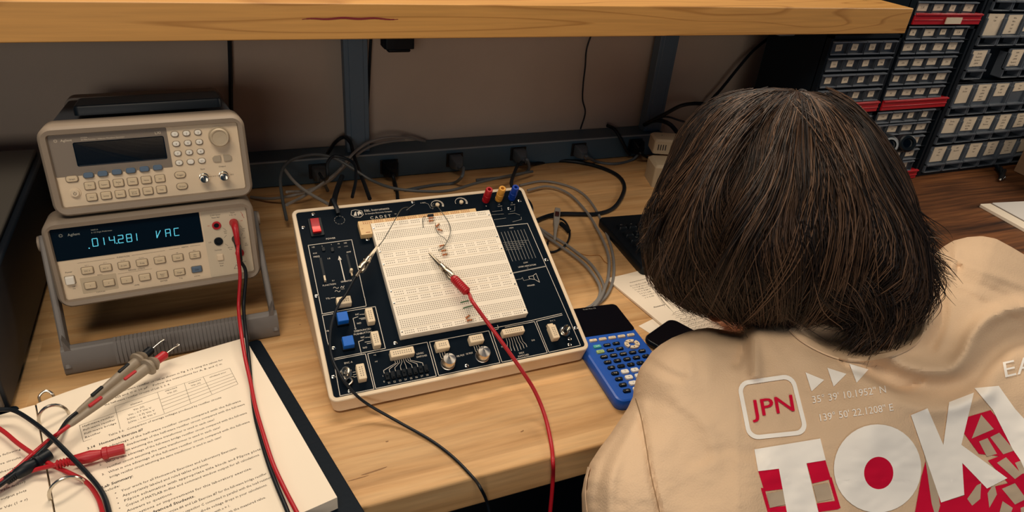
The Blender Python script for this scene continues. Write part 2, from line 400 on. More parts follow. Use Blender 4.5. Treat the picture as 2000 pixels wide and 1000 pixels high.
# ------------------------------------------------------------------ circuit trainer
TY, TT = .0094, .4519
tr = thing('circuit_trainer', 'cream sloping circuit trainer with navy panel and white breadboard', 'circuit trainer', (.073, .5796, 0), TY)
TM = Matrix.Translation((0, 0, .0223)) @ Matrix.Rotation(TT, 4, 'X') @ Matrix.Diagonal((mm, mm, mm, 1))   # panel millimetres -> trainer space
TW, TL = 325.3, 267.7
def tp(x, y, z=0): return TM @ Vector((x, y, z))
n = 6
def top_loop(i, z, r=9): return [tp(x, y, z) for x, y in rrect(i, TW - i, i, TL - i, max(r - i, 1.5), n)]
def bot_loop(ins, z):
    out = []
    for x, y in rrect(0, TW, 0, TL, 9, n):
        p = tp(x, y, 0); cx = TW / 2 * mm; cy = TL * mm * math.cos(TT) / 2
        sx = 1 - ins / (TW / 2); sy = 1 - ins / (TL / 2)
        out.append(Vector((cx + (p.x - cx) * sx, cy + (p.y - cy) * sy, z)))
    return out
m = MB(); m.loft([bot_loop(6, .0035), bot_loop(4, .0045), top_loop(.3, -2.5), top_loop(.1, -1.0), top_loop(1.0, 0), top_loop(4.4, 0), top_loop(5.2, -.7), top_loop(5.3, -1.6)], 0, True, True)
m.build('case', M_cream, tr)
m = MB(TM); m.loft([[(x, y, z) for x, y in rrect(5.2, TW - 5.2, 5.2, TL - 5.2, 4, n)] for z in (-1.7, -.5)], 0); m.build('panel', M_panel, tr)
for x in (20, TW - 20):
    for yy in (.02, .20):
        MB().cyl((x * mm, yy, 0), (x * mm, yy, .0036), .007, .006).build('foot', M_blackrub, tr)
# printing on the panel
pr = MB(TM); Z = -.38
def L(*p, w=.7, mi=0): pr.line(list(p), w, Z, mi)
def T(s, x, y, h=3.2, **k): pr.text(s, x, y, h, Z, **k)
L((64, 125), (66, 211), (12, 210.5), (11.5, 111.5)); L((63.6, 112.5), (64.3, 125)); L((11, 111.5), (63.6, 112.5))
L((11.2, 109.3), (74, 109.9), (73.4, 53), (13.6, 52.2), (10.8, 74), (11.2, 109.3))
L((13.2, 50.3), (49.4, 50.7), (49.7, 3.2 + 3), (12, 3.4 + 3), (13.2, 50.3)); 
L((52, 50.3), (123.4, 50.9), (122.8, 6.4), (51.6, 6.3), (52, 50.3))
L((126.2, 50.6), (202.6, 50.8), (203, 6.7), (125.7, 6.4), (126.2, 50.6))
L((215, 50.9), (205.9, 50.4), (205.7, 6.8), (266.8, 6.9), (265.5, 51.8), (225, 51.4))
L((306.1, 53.8), (268.2, 51.8), (269, 7), (314, 7.6))
L((205.9, 53.0), (265, 54.2), (306, 56)); L((216, 56), (216, 52))
L((309.5, 202), (312, 96), (314, 7.6)); L((263, 203.2), (309.2, 202.1)); L((258, 126.6), (310.6, 129.4), w=1.6, mi=1)
T('POWER', 40.7, 216.8, 3.4)
T('HZ', 17.5, 206.8, 2.6); T('1', 28, 206.8, 2.6); T('1', 39.6, 207.6, 2.6); T('10', 48.5, 207.4, 2.8); T('100', 57, 207.2, 2.8); T('1K', 39.8, 202, 2.6, mi=1); T('10K', 48.5, 202, 2.4, mi=1); T('100K', 57, 202, 2.4, mi=1)
T('KHZ', 18, 197.5, 2.4); T('FREQ', 19, 192.3, 3.2); T('1.0', 32.8, 187.2, 3); T('AMP', 58.6, 193, 3); T('0.1', 32.2, 154.6, 2.6); T('FUNCTION', 26.5, 149.6, 3.1); T('GENERATOR', 47.5, 151.2, 3.1, sx=.75); T('TTL', 21.6, 130.8, 3)
L((25, 130.8), (30, 130.8), w=.5)
for k, yy in enumerate((144, 139)):   # sine signs
    pts = [(30.5 + k + t * 6, yy + 1.3 * math.sin(t * 6.28)) for t in np.linspace(0, 1, 9)]; pr.line(pts, .5, Z)
L((39, 143), (40.5, 145), (42, 142.5), (43.5, 145), w=.5)
T('FREQ', 41, 141, 2, mi=1)
L((23.7, 186.5), (22.6, 154), w=.9, mi=1); L((56.2, 188), (55.4, 154.5), w=.9, mi=1)
L((45.8, 184), (45.8, 153), w=1.2); pr.add([(43.6, 183, Z), (48, 183, Z), (45.8, 189.5, Z)], [(0, 1, 2)], 0)
for (yy, y2) in ((103.4, 91.2), (72.2, 58.6)):
    T('NC', 50.8, yy, 3.2); T('NO', 50.5, y2, 3.2)
    L((45, y2 - 6), (45, yy - 4.5), (51, yy - 3.4), w=.6); L((54, yy - 1), (56, yy - 1), (59, yy - 1.5), w=.5); L((52, (yy + y2) / 2), (59, (yy + y2) / 2), w=.5); L((54, y2 + 4.5), (59, y2 + 4.5), w=.5)
    pr.add([(43.6, y2 - 5.5, Z), (46.4, y2 - 5.5, Z), (45, y2 - 8.4, Z)], [(0, 1, 2)], 1)
T('DEBOUNCED', 52.5, 81.6, 3.3); T('PUSHBUTTON', 52, 77.6, 3.3); T('PB', 13.6, 88, 2.8); T('BNC A', 28.5, 44, 3.2)
L((31, 26), (27, 26), w=.4)
for k in range(3): L((31, 31 - 3 * k), (34, 31 - 3 * k), w=.4)
T('+5', 59.4, 47.0, 2.8); T('+V', 59.3, 38.6, 2.8); T('LOGIC', 111.5, 38.4, 3.0); T('SWITCHES', 112.4, 34.4, 3.0, sx=.9)
for k in range(8):
    xs = 80.5 + k * 2.54; xe = 65 + k * 6.6; L((xs, 35.5), (xs, 32), (xe, 27 - abs(k - 3.5) * .3), (xe, 22.5), w=.55)
    T('S%d' % (k + 1), 67.6 + k * 6.45, 9.9, 3.2)
T('1', 62.5, 19.5, 2.8); T('0', 62.5, 12.5, 2.8)
T('10K POT', 158, 25.6, 3.2, sx=.85); T('1K POT', 169.6, 26.2, 3.2, sx=.85)
for cx, dx in ((137.5, 3.2), (181, 3.2)):
    L((cx - 3, 34), (cx - 3, 27), (cx, 26), w=.5); L((cx, 34), (cx, 28), w=.5); L((cx + 3, 34), (cx + 3, 26), w=.5)
pr.add([(cx - 1, 29, Z), (cx + 1, 29, Z), (cx, 27, Z)], [(0, 1, 2)], 0)
T('SPDT', 234, 13.4, 3.1); T('SWITCHES', 235, 9.6, 3.1); T('S9', 212.5, 26.4, 3); T('S10', 254.6, 27, 3)
for k in range(7):
    xs = 221 + k * 3.3; xe = xs + (k - 3) * .9; L((xs, 36), (xs, 31 - .5 * k), (xe, 27 - abs(k - 3) * 1.2), (xe, 17 + abs(k - 3)), w=.5)
T('BNC B', 290, 48.5, 2.6, mi=1)
T('+', 259.1, 239.8, 4); T('+V', 278.9, 240.4, 2.7); T('1.3-15V', 279, 237, 2.3); T('-V', 298.6, 240.4, 2.7); T('1.3-15V', 299, 237, 2.3)
L((265, 229.4), (280, 229), (280.5, 234), w=.5, mi=1); L((262, 224), (280, 223), w=.5, mi=1); L((263, 215.2), (281, 215.6), w=.5, mi=1); L((287, 222), (297, 222), (303, 218), w=.6, mi=1); L((291, 226), (298, 226), (301, 234), w=.5, mi=1); L((289, 208), (303, 210), (304, 214), w=.6, mi=1)
T('HIGH', 283.3, 198.2, 2.6); T('LOW', 284.4, 139.8, 2.8); T('LOGIC INDICATORS', 284.8, 134.4, 3.1, sx=.92); T('+5', 284, 130.8, 2.2, mi=1)
for k in range(8):
    x = 266.5 + k * 4.9; L((x, 193), (x + .6, 145), w=.55, mi=1)
for k in range(5):
    L((264, 176 - 3 * k), (301 - 4 * k, 174.5 - 3 * k), w=.4, mi=1)
L((281, 117.6), (281, 114.2), (288, 112), (293, 106.6), (293, 120.8), (287.4, 118), (281, 117.6), w=.5); L((287.6, 118), (287.6, 112), w=.5); L((262, 116), (270, 116), (272, 118), (272, 113), (281, 113.5), w=.5, mi=1)
T('SPEAKER', 279.5, 104.2, 2.8)
# maker's emblem and name
pr.line([(73, 250), (75, 256.5), (80, 257.5), (88, 254.5), (88.6, 248), (84, 244.5), (77, 245.8), (73, 250)], .6, Z)
pr.add([(x, y, Z) for x, y in ((76, 248), (78.5, 253.5), (80.4, 254.6), (80, 247.4))], [(0, 1, 2, 3)], 0)
pr.add([(x, y, Z) for x, y in ((82, 247), (81.6, 253), (84.5, 254.8), (87.2, 252), (86.6, 247.8), (84.6, 250.4))], [(0, 1, 2, 3, 4, 5)], 0)
T('E&L Instruments', 91, 254.2, 5.0, align='l'); T('An Interplex Electronics Company', 91, 248.9, 3.3, align='l', mi=0, sx=.78)
T('C A D E T', 110, 241.6, 6.4); T('TM', 130.5, 243.5, 2)
T('5 MEG', 172, 257, 2.6, mi=0)
L((176, 256), (179, 254), (180, 247), (183, 245), (185, 253), (187, 254), w=.5, mi=1); L((160, 256), (153, 252), (147, 248), w=.6, mi=1)
for cx, cy in ((190.5, 251), (225.2, 251.2)):        # trimmer scale arcs
    pts = [(cx + 8.2 * math.cos(a), cy + 7.4 * math.sin(a)) for a in np.linspace(-.35, math.pi + .2, 20)]
    for i in range(19):
        w = .6 + 2.0 * max(0, 1 - i / 14); pr.line(pts[i:i + 2], w, Z)
pts = [(57 + 6.5 * math.cos(a), 243.7 + 6.5 * math.sin(a)) for a in np.linspace(0, 6.28, 22)]
for i in range(0, 21, 2): pr.line(pts[i:i + 2], .5, Z, 1)
pr.build('panel_printing', [M_print, M_printdim], tr)
# screws
sc = None
for x, y in ((26.2, 257.5), (10.5, 238.4), (85.7, 208.5), (158.7, 260), (9.2, 136.4), (9, 29.9), (86.1, 57), (23.2, 9.3), (15.9, 64.9), (317, 32), (161.7, 11), (299.8, 11.3), (303, 19), (311, 242.4), (315, 139), (291, 231)):
    m = MB(TM); m.lathe([(2.5, -.5), (2.5, .1), (1.8, .5), (.01, .6)], (x, y, 0), n=14); m.box(x - 1.6, x + 1.6, y - .3, y + .3, .45, .68, 1); m.box(x - .3, x + .3, y - 1.6, y + 1.6, .45, .68, 1)
    m.build('screw', [M_chrome, M_black], tr)
# rocker
rk = MB(TM); rk.rbox(17.5, 34.5, 222, 250, -.5, 1.6, 1.5, .5); r0 = rk.build('power_switch', M_black, tr)
m = MB(TM); m.add([(20.5, 226, 1.6), (31, 226, 1.6), (31, 248, 1.6), (20.5, 248, 1.6), (20.5, 226, 5), (31, 226, 5), (31, 236, 2.6), (20.5, 236, 2.6), (31, 248, 4), (20.5, 248, 4)],
    [(0, 1, 5, 4), (4, 5, 6, 7), (7, 6, 8, 9), (2, 3, 9, 8), (0, 4, 7, 9, 3), (1, 2, 8, 6, 5)]); m.mi[1] = 1
m.build('rocker', [M_redrub, M_redglow], r0, bevel=.0004, label='red lit rocker')
# slide pots
for x0, y0, x1, y1, ky in ((23.7, 188, 22.6, 153, 160), (56.2, 189, 55.4, 154, 163)):
    m = MB(TM); m.rbox(min(x0, x1) - .9, max(x0, x1) + .9, 152, 190, -.5, -.3, .8, .05); s_ = m.build('slide_control', M_black, tr)
    m = MB(TM)
    if x0 > 40: m.lathe([(2.0, -.4), (2.2, 3), (1.7, 6), (.4, 6.6)], (55.6, ky, 0), n=14); m.box(54.6, 56.6, ky - 6, ky, 0, 1.5)
    else: m.box(21.6, 23.6, ky - 6, ky + 1, -.3, 4)
    m.build('slider_tip', M_sock, s_)
# selector bumps of the function box
for x, y, c in ((29, 201.5, 0), (39.5, 199, 0)):
    m = MB(TM); m.rbox(x - 2, x + 2, y - 3, y + 3, -.5, 1, 1, .4); m.build('selector', M_black, tr)
# socket blocks
def sock(x0, x1, y0, y1, nx, ny, h=9):
    m = MB(TM); m.rbox(x0, x1, y0, y1, -.5, h, 1.2, .9)
    for i in range(nx):
        for j in range(ny):
            cx = (x0 + x1) / 2 + (i - (nx - 1) / 2) * 2.54; cy = (y0 + y1) / 2 + (j - (ny - 1) / 2) * 2.54
            m.rect(cx - .6, cx + .6, cy - .6, cy + .6, h + .05, 1)
    return m.build('socket_block', [M_sock, M_hole], tr)
sock(29.5, 46.6, 115, 125.4, 5, 2); sock(59.5, 68.4, 85.6, 104.4, 2, 5); sock(59.3, 68.2, 54, 73, 2, 5); sock(34.5, 43.8, 16.8, 35.8, 2, 5)
sock(75.4, 103.6, 35.6, 45.2, 9, 2); sock(130, 146.4, 34.6, 45.4, 4, 2); sock(172.4, 190.2, 35, 45, 5, 2); sock(215.8, 244.8, 37, 45.2, 9, 2); sock(277.6, 287, 19.8, 38.8, 2, 5)
m = MB(TM); m.box(278.5, 286, 39, 42.5, -.5, 5); m.build('terminal', M_sock, tr)
# push buttons
for x, y in ((32, 97.4), (32.1, 65.2)):
    m = MB(TM); m.rbox(x - 7, x + 7, y - 7, y + 7, -.5, 4, 1, .5, 1); m.rbox(x - 6.2, x + 6.2, y - 6.2, y + 6.2, 4, 12, .8, .7, 0)
    m.build('push_button', [M_blue, M_black], tr, label='square blue push button')
# BNC connectors on the panel
def bnc(x, y):
    m = MB(TM); m.lathe([(7, -.5), (7, 1.2), (5.2, 1.4), (5.2, 4), (4.7, 4.2), (4.7, 11), (4.0, 11), (4.0, 5), (1.6, 5), (1.6, 9), (.7, 9), (.7, 6)], (x, y, 0), n=26)
    for s in (1, -1): m.cyl((x + s * 4.4, y, 8), (x + s * 6.2, y, 8), .9, n=8)
    return m.build('bnc_connector', M_chrome, tr, label='round silver bnc jack')
bnc(22.5, 30); bnc(300, 30)
m = MB(TM); m.tube([(20.5, 22, 1), (25, 24, 3), (27.5, 19, 3), (22, 15, 2)], 1.3, k=5); m.build('wire_stub', M_chrome, tr)
# dip switches
for k in range(8):
    x = 67 + k * 6.55; m = MB(TM); m.rbox(x - 2.3, x + 2.3, 12.8, 21.5, -.5, 3.2, .5, .4); m.box(x - 1.2, x + 1.2, 14 if k % 3 else 17, 16.5 if k % 3 else 19.5, 3.2, 5); m.build('toggle_switch', M_black, tr)
# knobs
def knob(x, y):
    m = MB(TM); m.lathe([(8.6, -.4), (8.6, 1.5), (7.9, 2), (7.7, 13.5), (7.1, 14.4), (.01, 14.5)], (x, y, 0), n=40)
    m.box(x - .25, x + .25, y, y + 6.8, 14.5, 14.7, 1); return m.build('knob', [M_knob, M_black], tr, label='brushed silver knob')
M_knob = bpy.data.materials.new('knob_brushed'); M_knob.use_nodes = True
nt = M_knob.node_tree; b = nt.nodes['Principled BSDF']; b.inputs['Metallic'].default_value = 1; b.inputs['Roughness'].default_value = .3; b.inputs['Base Color'].default_value = lin('#e6ddcf'); b.inputs['Anisotropic'].default_value = .9
tg = nt.nodes.new('ShaderNodeTangent'); tg.direction_type = 'RADIAL'; tg.axis = 'Z'; nt.links.new(tg.outputs[0], b.inputs['Tangent'])
knob(139.8, 18.2); knob(183.3, 18.6)
# trimmer screws in the scale arcs
for x, y in ((190.5, 250), (225.2, 250.2)):
    m = MB(TM); m.lathe([(2.8, -.5), (2.8, 2.2), (2.2, 2.6), (.01, 2.6)], (x, y, 0), n=18); m.box(x - .5, x + .5, y - 2.4, y + 2.4, 2.5, 2.9); m.build('trimmer', M_sock, tr)
# binding posts
for x, y, mt, lb in ((261.5, 249.5, M_redrub, 'red binding post'), (281, 249, M_orange, 'amber binding post'), (301, 248.6, M_postblue, 'blue binding post')):
    m = MB(TM); m.lathe([(5.2, -.5), (5.2, 3), (3.6, 3.2), (3.6, 5), (5.4, 5.4), (5.4, 12), (5.0, 12.4), (5.0, 23.5), (4.5, 24.5), (2.4, 24.5), (2.3, 19)], (x, y, 0), n=22, caps=False); m.build('binding_post', mt, tr, label=lb)
# rear bus strip and the big breadboard
m = MB(TM); m.rbox(77.5, 239, 225.6, 232.3, -.5, 8, .6, .5); m.rbox(77.5, 92.0, 210.5, 227, -.5, 8, .6, .5)
for k in range(50):
    x = 84 + k * 2.54 + (k // 5) * 2.2
    if x < 236:
        for y in (228.0, 230.5): m.rect(x - .65, x + .65, y - .65, y + .65, 8.06, 1)
m.add([(84, 213, 8.06), (90, 213, 8.06), (90, 214, 8.06), (84, 214, 8.06)], [(0, 1, 2, 3)], 1); m.add([(79.5, 219.6, 8.06), (82, 219.6, 8.06), (82, 220.2, 8.06), (79.5, 220.2, 8.06)], [(0, 1, 2, 3)], 1)
m.build('bus_strip', [M_boardtan, M_holered], tr, label='tan bus strip behind the breadboard')
BZ = 10.2
m = MB(TM); secs = [(59.9, 68.0), (68.3, 101.9), (102.2, 112.2), (112.5, 121.9), (122.2, 157.9), (158.2, 167.9), (168.2, 178.0), (178.3, 213.9), (214.2, 225.2)]
m.rbox(92.4, 256.6, 59.9, 225.2, -.5, BZ - .6, .8, .2)
for a, b in secs: m.rbox(92.4, 256.6, a, b, BZ - 1.2, BZ, .5, .35)
def hole(x, y, s=.58): m.rect(x - s, x + s, y - s, y + s, BZ + .05, 1)
for y0 in (181.2, 125.9, 70.3):
    for j in range(5):
        for k in range(63):
            hole(96 + k * 2.54, y0 + j * 2.54); hole(96 + k * 2.54, y0 + 17.8 + j * 2.54)
for y in (222.2, 219.0, 175.0, 171.6, 165.0, 161.6, 119.2, 115.8, 109.2, 105.8, 65.4, 62.4):
    for g in range(10):
        for k in range(5): hole(98.6 + g * 15.6 + k * 2.54, y)
for x in (94.8, 253.4):
    for y in (217, 180.2, 160.6, 121, 104.4, 64.9): m.lathe([(1.2, BZ + .02), (.9, BZ + .1), (.01, BZ + .1)], (x, y, 0), n=10, mi=2)
m.build('breadboard', [M_board, M_hole, M_chrome], tr, label='white solderless breadboard')
# power cord stub over the rear rim
# ---------------- components standing on the board (things of their own)
TW_M = Matrix.Translation((.073, .5796, 0)) @ Matrix.Rotation(TY, 4, 'Z') @ TM
def W(x, y, z): return TW_M @ Vector((x, y, z))
def PW(px, py, h):
    nn = (W(0, 0, 1) - W(0, 0, 0)).normalized(); d = ray(px, py); C = Vector((0, 0, CAM_H))
    return C + d * ((W(0, 0, h) - C).dot(nn) / d.dot(nn))
def resistor(x, y, ang, label, ln=11, c=None):
    t = thing('resistor', label, 'resistor', W(x, y, BZ), 0, None)
    Mx = t_inv = Matrix.Translation(-W(x, y, BZ)) @ TW_M @ Matrix.Translation((x, y, BZ)) @ Matrix.Rotation(ang, 4, 'Z')
    m = MB(Mx); m.lathe([(.5, -3.4), (1.25, -3), (1.25, -2), (1.0, -1.6), (1.0, 1.6), (1.25, 2), (1.25, 3), (.5, 3.4)], (0, 0, 2.2), (1, 0, 0), n=12)
    for k, q in enumerate((-2.4, -.9, .3, 2.3)): m.lathe([(1.29 if abs(q) > 2 else 1.05, q - .3), (1.29 if abs(q) > 2 else 1.05, q + .3)], (0, 0, 2.2), (1, 0, 0), n=12, mi=1 + k % 2)
    m.build('body', [M_resist, M_redrub, M_brown], t)
    m = MB(Mx)
    for s in (-1, 1): m.tube([(s * 3, 0, 2.2), (s * ln / 2, 0, 2.2), (s * ln / 2, 0, -1)], .3, n=6)
    m.build('lead', M_chrome, t)
resistor(172, 221.5, 0, 'small resistor with red bands, rearmost on the breadboard')
resistor(171, 216.8, .05, 'red-banded resistor just in front of the rearmost one')
resistor(177.5, 208.5, .6, 'slanted resistor below the rear pair on the breadboard', 9)
resistor(178.5, 200.8, -.5, 'resistor leaning beside the looped bare wire', 9)
resistor(174.5, 176.0, .12, 'top resistor of the middle three, by the hooked wire')
resistor(174.8, 168.0, .05, 'middle resistor of the three near the red clip')
resistor(174.6, 161.8, .05, 'lowest resistor of the three near the red clip')
resistor(177.5, 68.5, .5, 'tilted resistor at the front edge of the breadboard', 8)
resistor(178.5, 63.6, 0, 'flat resistor at the front edge of the breadboard', 10)
t = tag(MB(Matrix.Translation(-W(173, 227.2, 8)) @ TW_M).box(169, 177, 225.5, 228.5, 8.1, 12).build('chip', M_black, bevel=.0004), 'tiny black chip at the rear edge of the breadboard', 'chip'); t.location = W(173, 227.2, 8)
def jumper(label, pts, r, m):
    return cable('jumper_wire', label, 'wire', [W(*p) for p in pts], r, m, k=6, n=6)
M_wgreen = mat('wire_green', '#2f6b3c', .5); M_bare = mat('bare_wire', '#8a8a80', .35, metal=.8)
jumper('green jumper wire lying flat, rear one of two under the red lead', [(176, 90.2, BZ - 1), (176.2, 90.2, BZ + 1), (185, 90.8, BZ + 1.2), (185.4, 90.8, BZ - 1)], .0006, M_wgreen)
jumper('green jumper wire lying flat, front one of two under the red lead', [(177, 82, BZ - 1), (177.2, 82, BZ + 1), (190, 83.2, BZ + 1.2), (190.4, 83.2, BZ - 1)], .0006, M_wgreen)
jumper('bare wire curving from the rear trimmer down to the middle resistors', [(180, 243, 4), (184, 238, 14), (187, 226, 17), (192, 208, 16), (190.5, 194, 16), (184, 182, 14), (174, 172, 12), (168, 170, BZ + 1)], .00055, M_bare)
jumper('short bare wire arching left from the black chip', [(166, 226, BZ), (161, 222, BZ + 5), (158.5, 216, BZ + 5), (158.6, 209, BZ)], .0005, M_bare)
jumper('bare wire loop hanging left of the slanted resistors', [(176, 213, BZ + 1), (173, 204, BZ + 4), (174, 193, BZ + 5), (180, 186, BZ + 4), (184, 183, BZ)], .0004, M_bare)
jumper('thin bare wire from the left clip up to the panel rear', [(150, 245, 1), (146, 243, 12), (133, 233, 22), (118, 212, 26), (102, 192, 22), (92, 182, 20)], .00055, M_bare)

# ---------------- alligator leads
def clip(name, label, jaw, heel, tail, bootm, roll=0, boot=True, path=None, r=.0018, k=8):
    """jaw tip -> heel are world points, the lead leaves at tail"""
    t = thing(name, label, 'test lead', jaw)
    O = Vector(jaw); a = (Vector(heel) - O); ln = a.length; a.normalize()
    up = Vector((0, 0, 1)); sd = a.cross(up).normalized(); up = sd.cross(a)
    Mx = Matrix(((a.x, sd.x, up.x, 0), (a.y, sd.y, up.y, 0), (a.z, sd.z, up.z, 0), (0, 0, 0, 1)))
    for s in (1, -1):
        m = MB(Mx); L_ = ln; loops = []
        for u, w, g in ((0, .0012, .0002), (.2, .0019, .0006), (.5, .0026, .0016), (.72, .0034, .0034), (.86, .0034, .0046), (1.0, .0026, .0040)):
            z = s * g * (1.0 if s > 0 else 1.1); loops.append([(u * L_, -w, z - .0004), (u * L_, w, z - .0004), (u * L_, w * .6, z + .0006), (u * L_, -w * .6, z + .0006)])
        m.loft(loops); m.build('jaw', M_steelclip, t, bevel=.0003)
    m = MB(Mx); m.cyl((ln * .62, -.0042, 0), (ln * .62, .0042, 0), .0016, n=12); m.lathe([(.0034, ln * .5), (.0038, ln * .68)], (0, 0, 0), (1, 0, 0), n=14, caps=True) ; m.build('pivot_spring', M_steelclip, t)
    T0 = Vector(tail) - O; h = Vector(heel) - O
    if boot:
        d = T0 - h
        m = MB(); m.tube([h - a * .002, h + d * .08, h + d * .5, h + d * .92, T0], lambda q: .0030 + (.0026 if .05 < q < .95 else 0) - .0006 * abs(q - .5), n=16)
        for q in np.linspace(.15, .9, 9):
            c = h + d * q; m.lathe([(.0054, -.0006), (.0061, 0), (.0054, .0006)], c, d, n=16)
        m.build('boot', bootm, t, label=None)
    else:
        m = MB(); m.tube([h - a * .004, T0], .0019, n=10); m.build('ferrule', M_steelclip, t)
    m = MB(); m.tube([T0 - (T0 - h) * .3] + [Vector(p) - O for p in path], r, n=10, k=k); m.build('lead', bootm, t)
    return t
clip('test_lead', 'red alligator clip lead gripping the breadboard and hanging off the desk front', W(154.5, 166.5, 14), W(171, 119.5, 24), W(183.5, 94.5, 24), M_redrub,
     path=[W(184.5, 92.5, 24), PZ(922, 588, .105), PZ(950, 627, .090), PZ(985, 675, .072), PZ(1018, 722, .050), PZ(1045, 765, .028), PZ(1065, 815, .010), PZ(1077, 870, .0035), PZ(1080, 905, .0030), PY(1080, 930, .446) , PY(1078, 962, .444), PY(1073, 1015, .44), PY(1066, 1100, .44)], r=.0023)
BLK = None
clip('test_lead', 'black alligator clip lead at the left of the breadboard, crossing the panel', W(91, 182, 22), W(62, 149, 24), W(56, 142, 22), M_blackrub, boot=False,
     path=[W(52, 138, 20), W(39.5, 122, 16), PW(664, 590, 13), PW(651, 620, 12), PW(645, 650, 12), PW(645, 680, 12), PW(652, 708, 14), PW(668, 738, 17), PW(692, 768, 10),  PZ(722, 792, .018), PZ(780, 825, .006), PZ(840, 859, .0024), PZ(885, 893, .0024), PZ(925, 934, .0024), PZ(940, 956, .004), PY(950, 978, .444), PY(957, 1010, .441), PY(962, 1080, .44)], r=.0017)

# ------------------------------------------------------------------ bench instruments (face millimetres: x right, y up, z towards the viewer)
def face_frame(x, y, z, yaw, tilt, s=1.0):
    R = Matrix.Rotation(yaw, 4, 'Z') @ Matrix.Rotation(-tilt, 4, 'X') @ Matrix.Rotation(math.pi / 2, 4, 'X')
    return Matrix.Translation((x, y, z)) @ R @ Matrix.Diagonal((mm * s, mm * s, mm * s, 1))
def inst(name, label, cat, F):
    loc = F @ Vector((111, 0, 0)); t = thing(name, label, cat, (loc.x, loc.y, 0 if loc.z < .1 else loc.z - .004), 0)
    return t, Matrix.Translation(-Vector(t.location)) @ F
def rl3(x0, x1, y0, y1, r, z, n=7): return [(x, y, z) for x, y in rrect(x0, x1, y0, y1, r, n)]
def bumper(t, M, H, fx0, fx1, fy0, fy1):
    m = MB(M)
    m.loft([rl3(4, 218, 3, H - 3, 12, -58), rl3(0, 222, 0, H, 15, -52), rl3(0, 222, 0, H, 15, -8), rl3(1, 221, 1, H - 1, 15, -3), rl3(3.5, 218.5, 3.5, H - 3.5, 12, 0),
            rl3(fx0 - 1, fx1 + 1, fy0 - 1, fy1 + 1, 4, -1.2), rl3(fx0, fx1, fy0, fy1, 3, -5), rl3(fx0, fx1, fy0, fy1, 3, -7.5)], 0, True, False)
    m.build('bumper', M_bumper, t)
    m = MB(M); m.loft([rl3(6, 216, 5, H - 5, 6, -300), rl3(6, 216, 5, H - 5, 6, -56)]); m.build('body', M_bumperd, t)
    m = MB(M); m.loft([rl3(2, 220, 1.5, H - 1.5, 13, -330), rl3(2, 220, 1.5, H - 1.5, 13, -285)]); m.build('rear_bumper', M_bumper, t)
def btn(t, M, x, y, w, h, mt, lab='', lsz=2.4, r=1.2, name='button', z0=-6.9, hh=2.6, ring=True, ink=M_ink):
    m = MB(M)
    if ring:
        m.loft([[(a, b, z0) for a, b in rrect(x - w / 2 - .8, x + w / 2 + .8, y - h / 2 - 1.1, y + h / 2 + .5, r + .5)], [(a, b, z0 + .25) for a, b in rrect(x - w / 2 - .8, x + w / 2 + .8, y - h / 2 - 1.1, y + h / 2 + .5, r + .5)]], 1)
    def L(z, i): return [(a, b, z) for a, b in rrect(x - w / 2 + i, x + w / 2 - i, y - h / 2 + i, y + h / 2 - i, max(r - i, .2))]
    m.loft([L(z0, 0), L(z0 + hh - .7, .15), L(z0 + hh, .8)], 0)
    if lab:
        ls = lab.split('|')
        for k, s in enumerate(ls): m.text(s, x, y + (len(ls) - 1) * lsz * .5 - k * lsz, lsz, z0 + hh + .06, mi=2)
    return m.build(name, [mt, M_keyring, ink], t)
FL = face_frame(-.1944, .776, .0626, .0586, .1927)
dm, ML = inst('digital_multimeter', 'putty-grey bench multimeter with glowing cyan readout, lower of the two stacked instruments', 'multimeter', FL)
bumper(dm, ML, 104, 8, 213, 9, 94.5)
m = MB(ML); m.loft([rl3(7.5, 213.5, 8.5, 95, 3, -8), rl3(7.5, 213.5, 8.5, 95, 3, -7)]); m.build('face_panel', M_face, dm)
m = MB(ML); m.loft([rl3(8, 160.5, 56.5, 94.4, .8, -7), rl3(8, 160.5, 56.5, 94.4, .8, -6.3)])
dsp = m.build('display', M_lcd, dm)
# seven-segment style readout
SEG = {'0': 'abcdefh', '1': 'i', '4': 'fgbck', '2': 'abged', '8': 'abcdefg', 'A': 'abcefg', 'C': 'adef', 'V': 'fevw'}
m = MB(ML); zz = -6.15
def seg(x, y, ch, w=5.0, h=9.0, t=.85):
    sl = .06
    def P(u, v): return (x + (u - .5) * w + (v - .5) * h * sl, y + (v - .5) * h)
    S = {'a': ((.08, 1), (.92, 1)), 'b': ((1, .94), (1, .56)), 'c': ((1, .44), (1, .06)), 'd': ((.08, 0), (.92, 0)), 'e': ((0, .06), (0, .44)), 'f': ((0, .56), (0, .94)), 'g': ((.1, .5), (.9, .5)), 'i': ((.6, .94), (.6, .56)), 'v': ((.0, .05), (.85, .95)), 'w': ((.1, .1), (.1, .3))}
    for s in SEG[ch]:
        if s in S: m.line([P(*S[s][0]), P(*S[s][1])], t, zz)
    if ch == '1': m.line([P(.6, .44), P(.6, .06)], t, zz)
for x, ch in ((48.6, '0'), (57, '1'), (65.6, '4'), (74.4, '2'), (83, '8'), (90.4, '1'), (114.2, 'V'), (123.9, 'A'), (133.2, 'C')): seg(x, 73.4, ch)
m.rect(69.2, 70.4, 68.4, 69.6, zz); m.rect(41, 42.3, 66.8, 68, zz)
m.build('readout_digits', M_vfd, dsp, label='glowing cyan digits')
m = MB(ML); m.text('Agilent', 30, 85.9, 4.2, -6.2, mi=0); m.text('34401A', 47, 88.2, 2.3, -6.2, align='l'); m.text('6 1/2 Digit Multimeter', 47, 85.2, 2.3, -6.2, align='l')
for a in np.linspace(0, 6.28, 9)[:-1]: m.line([(17.5 + math.cos(a) * 1.2, 86 + math.sin(a) * 1.2), (17.5 + math.cos(a) * 1.9, 86 + math.sin(a) * 1.9)], .45, -6.2)
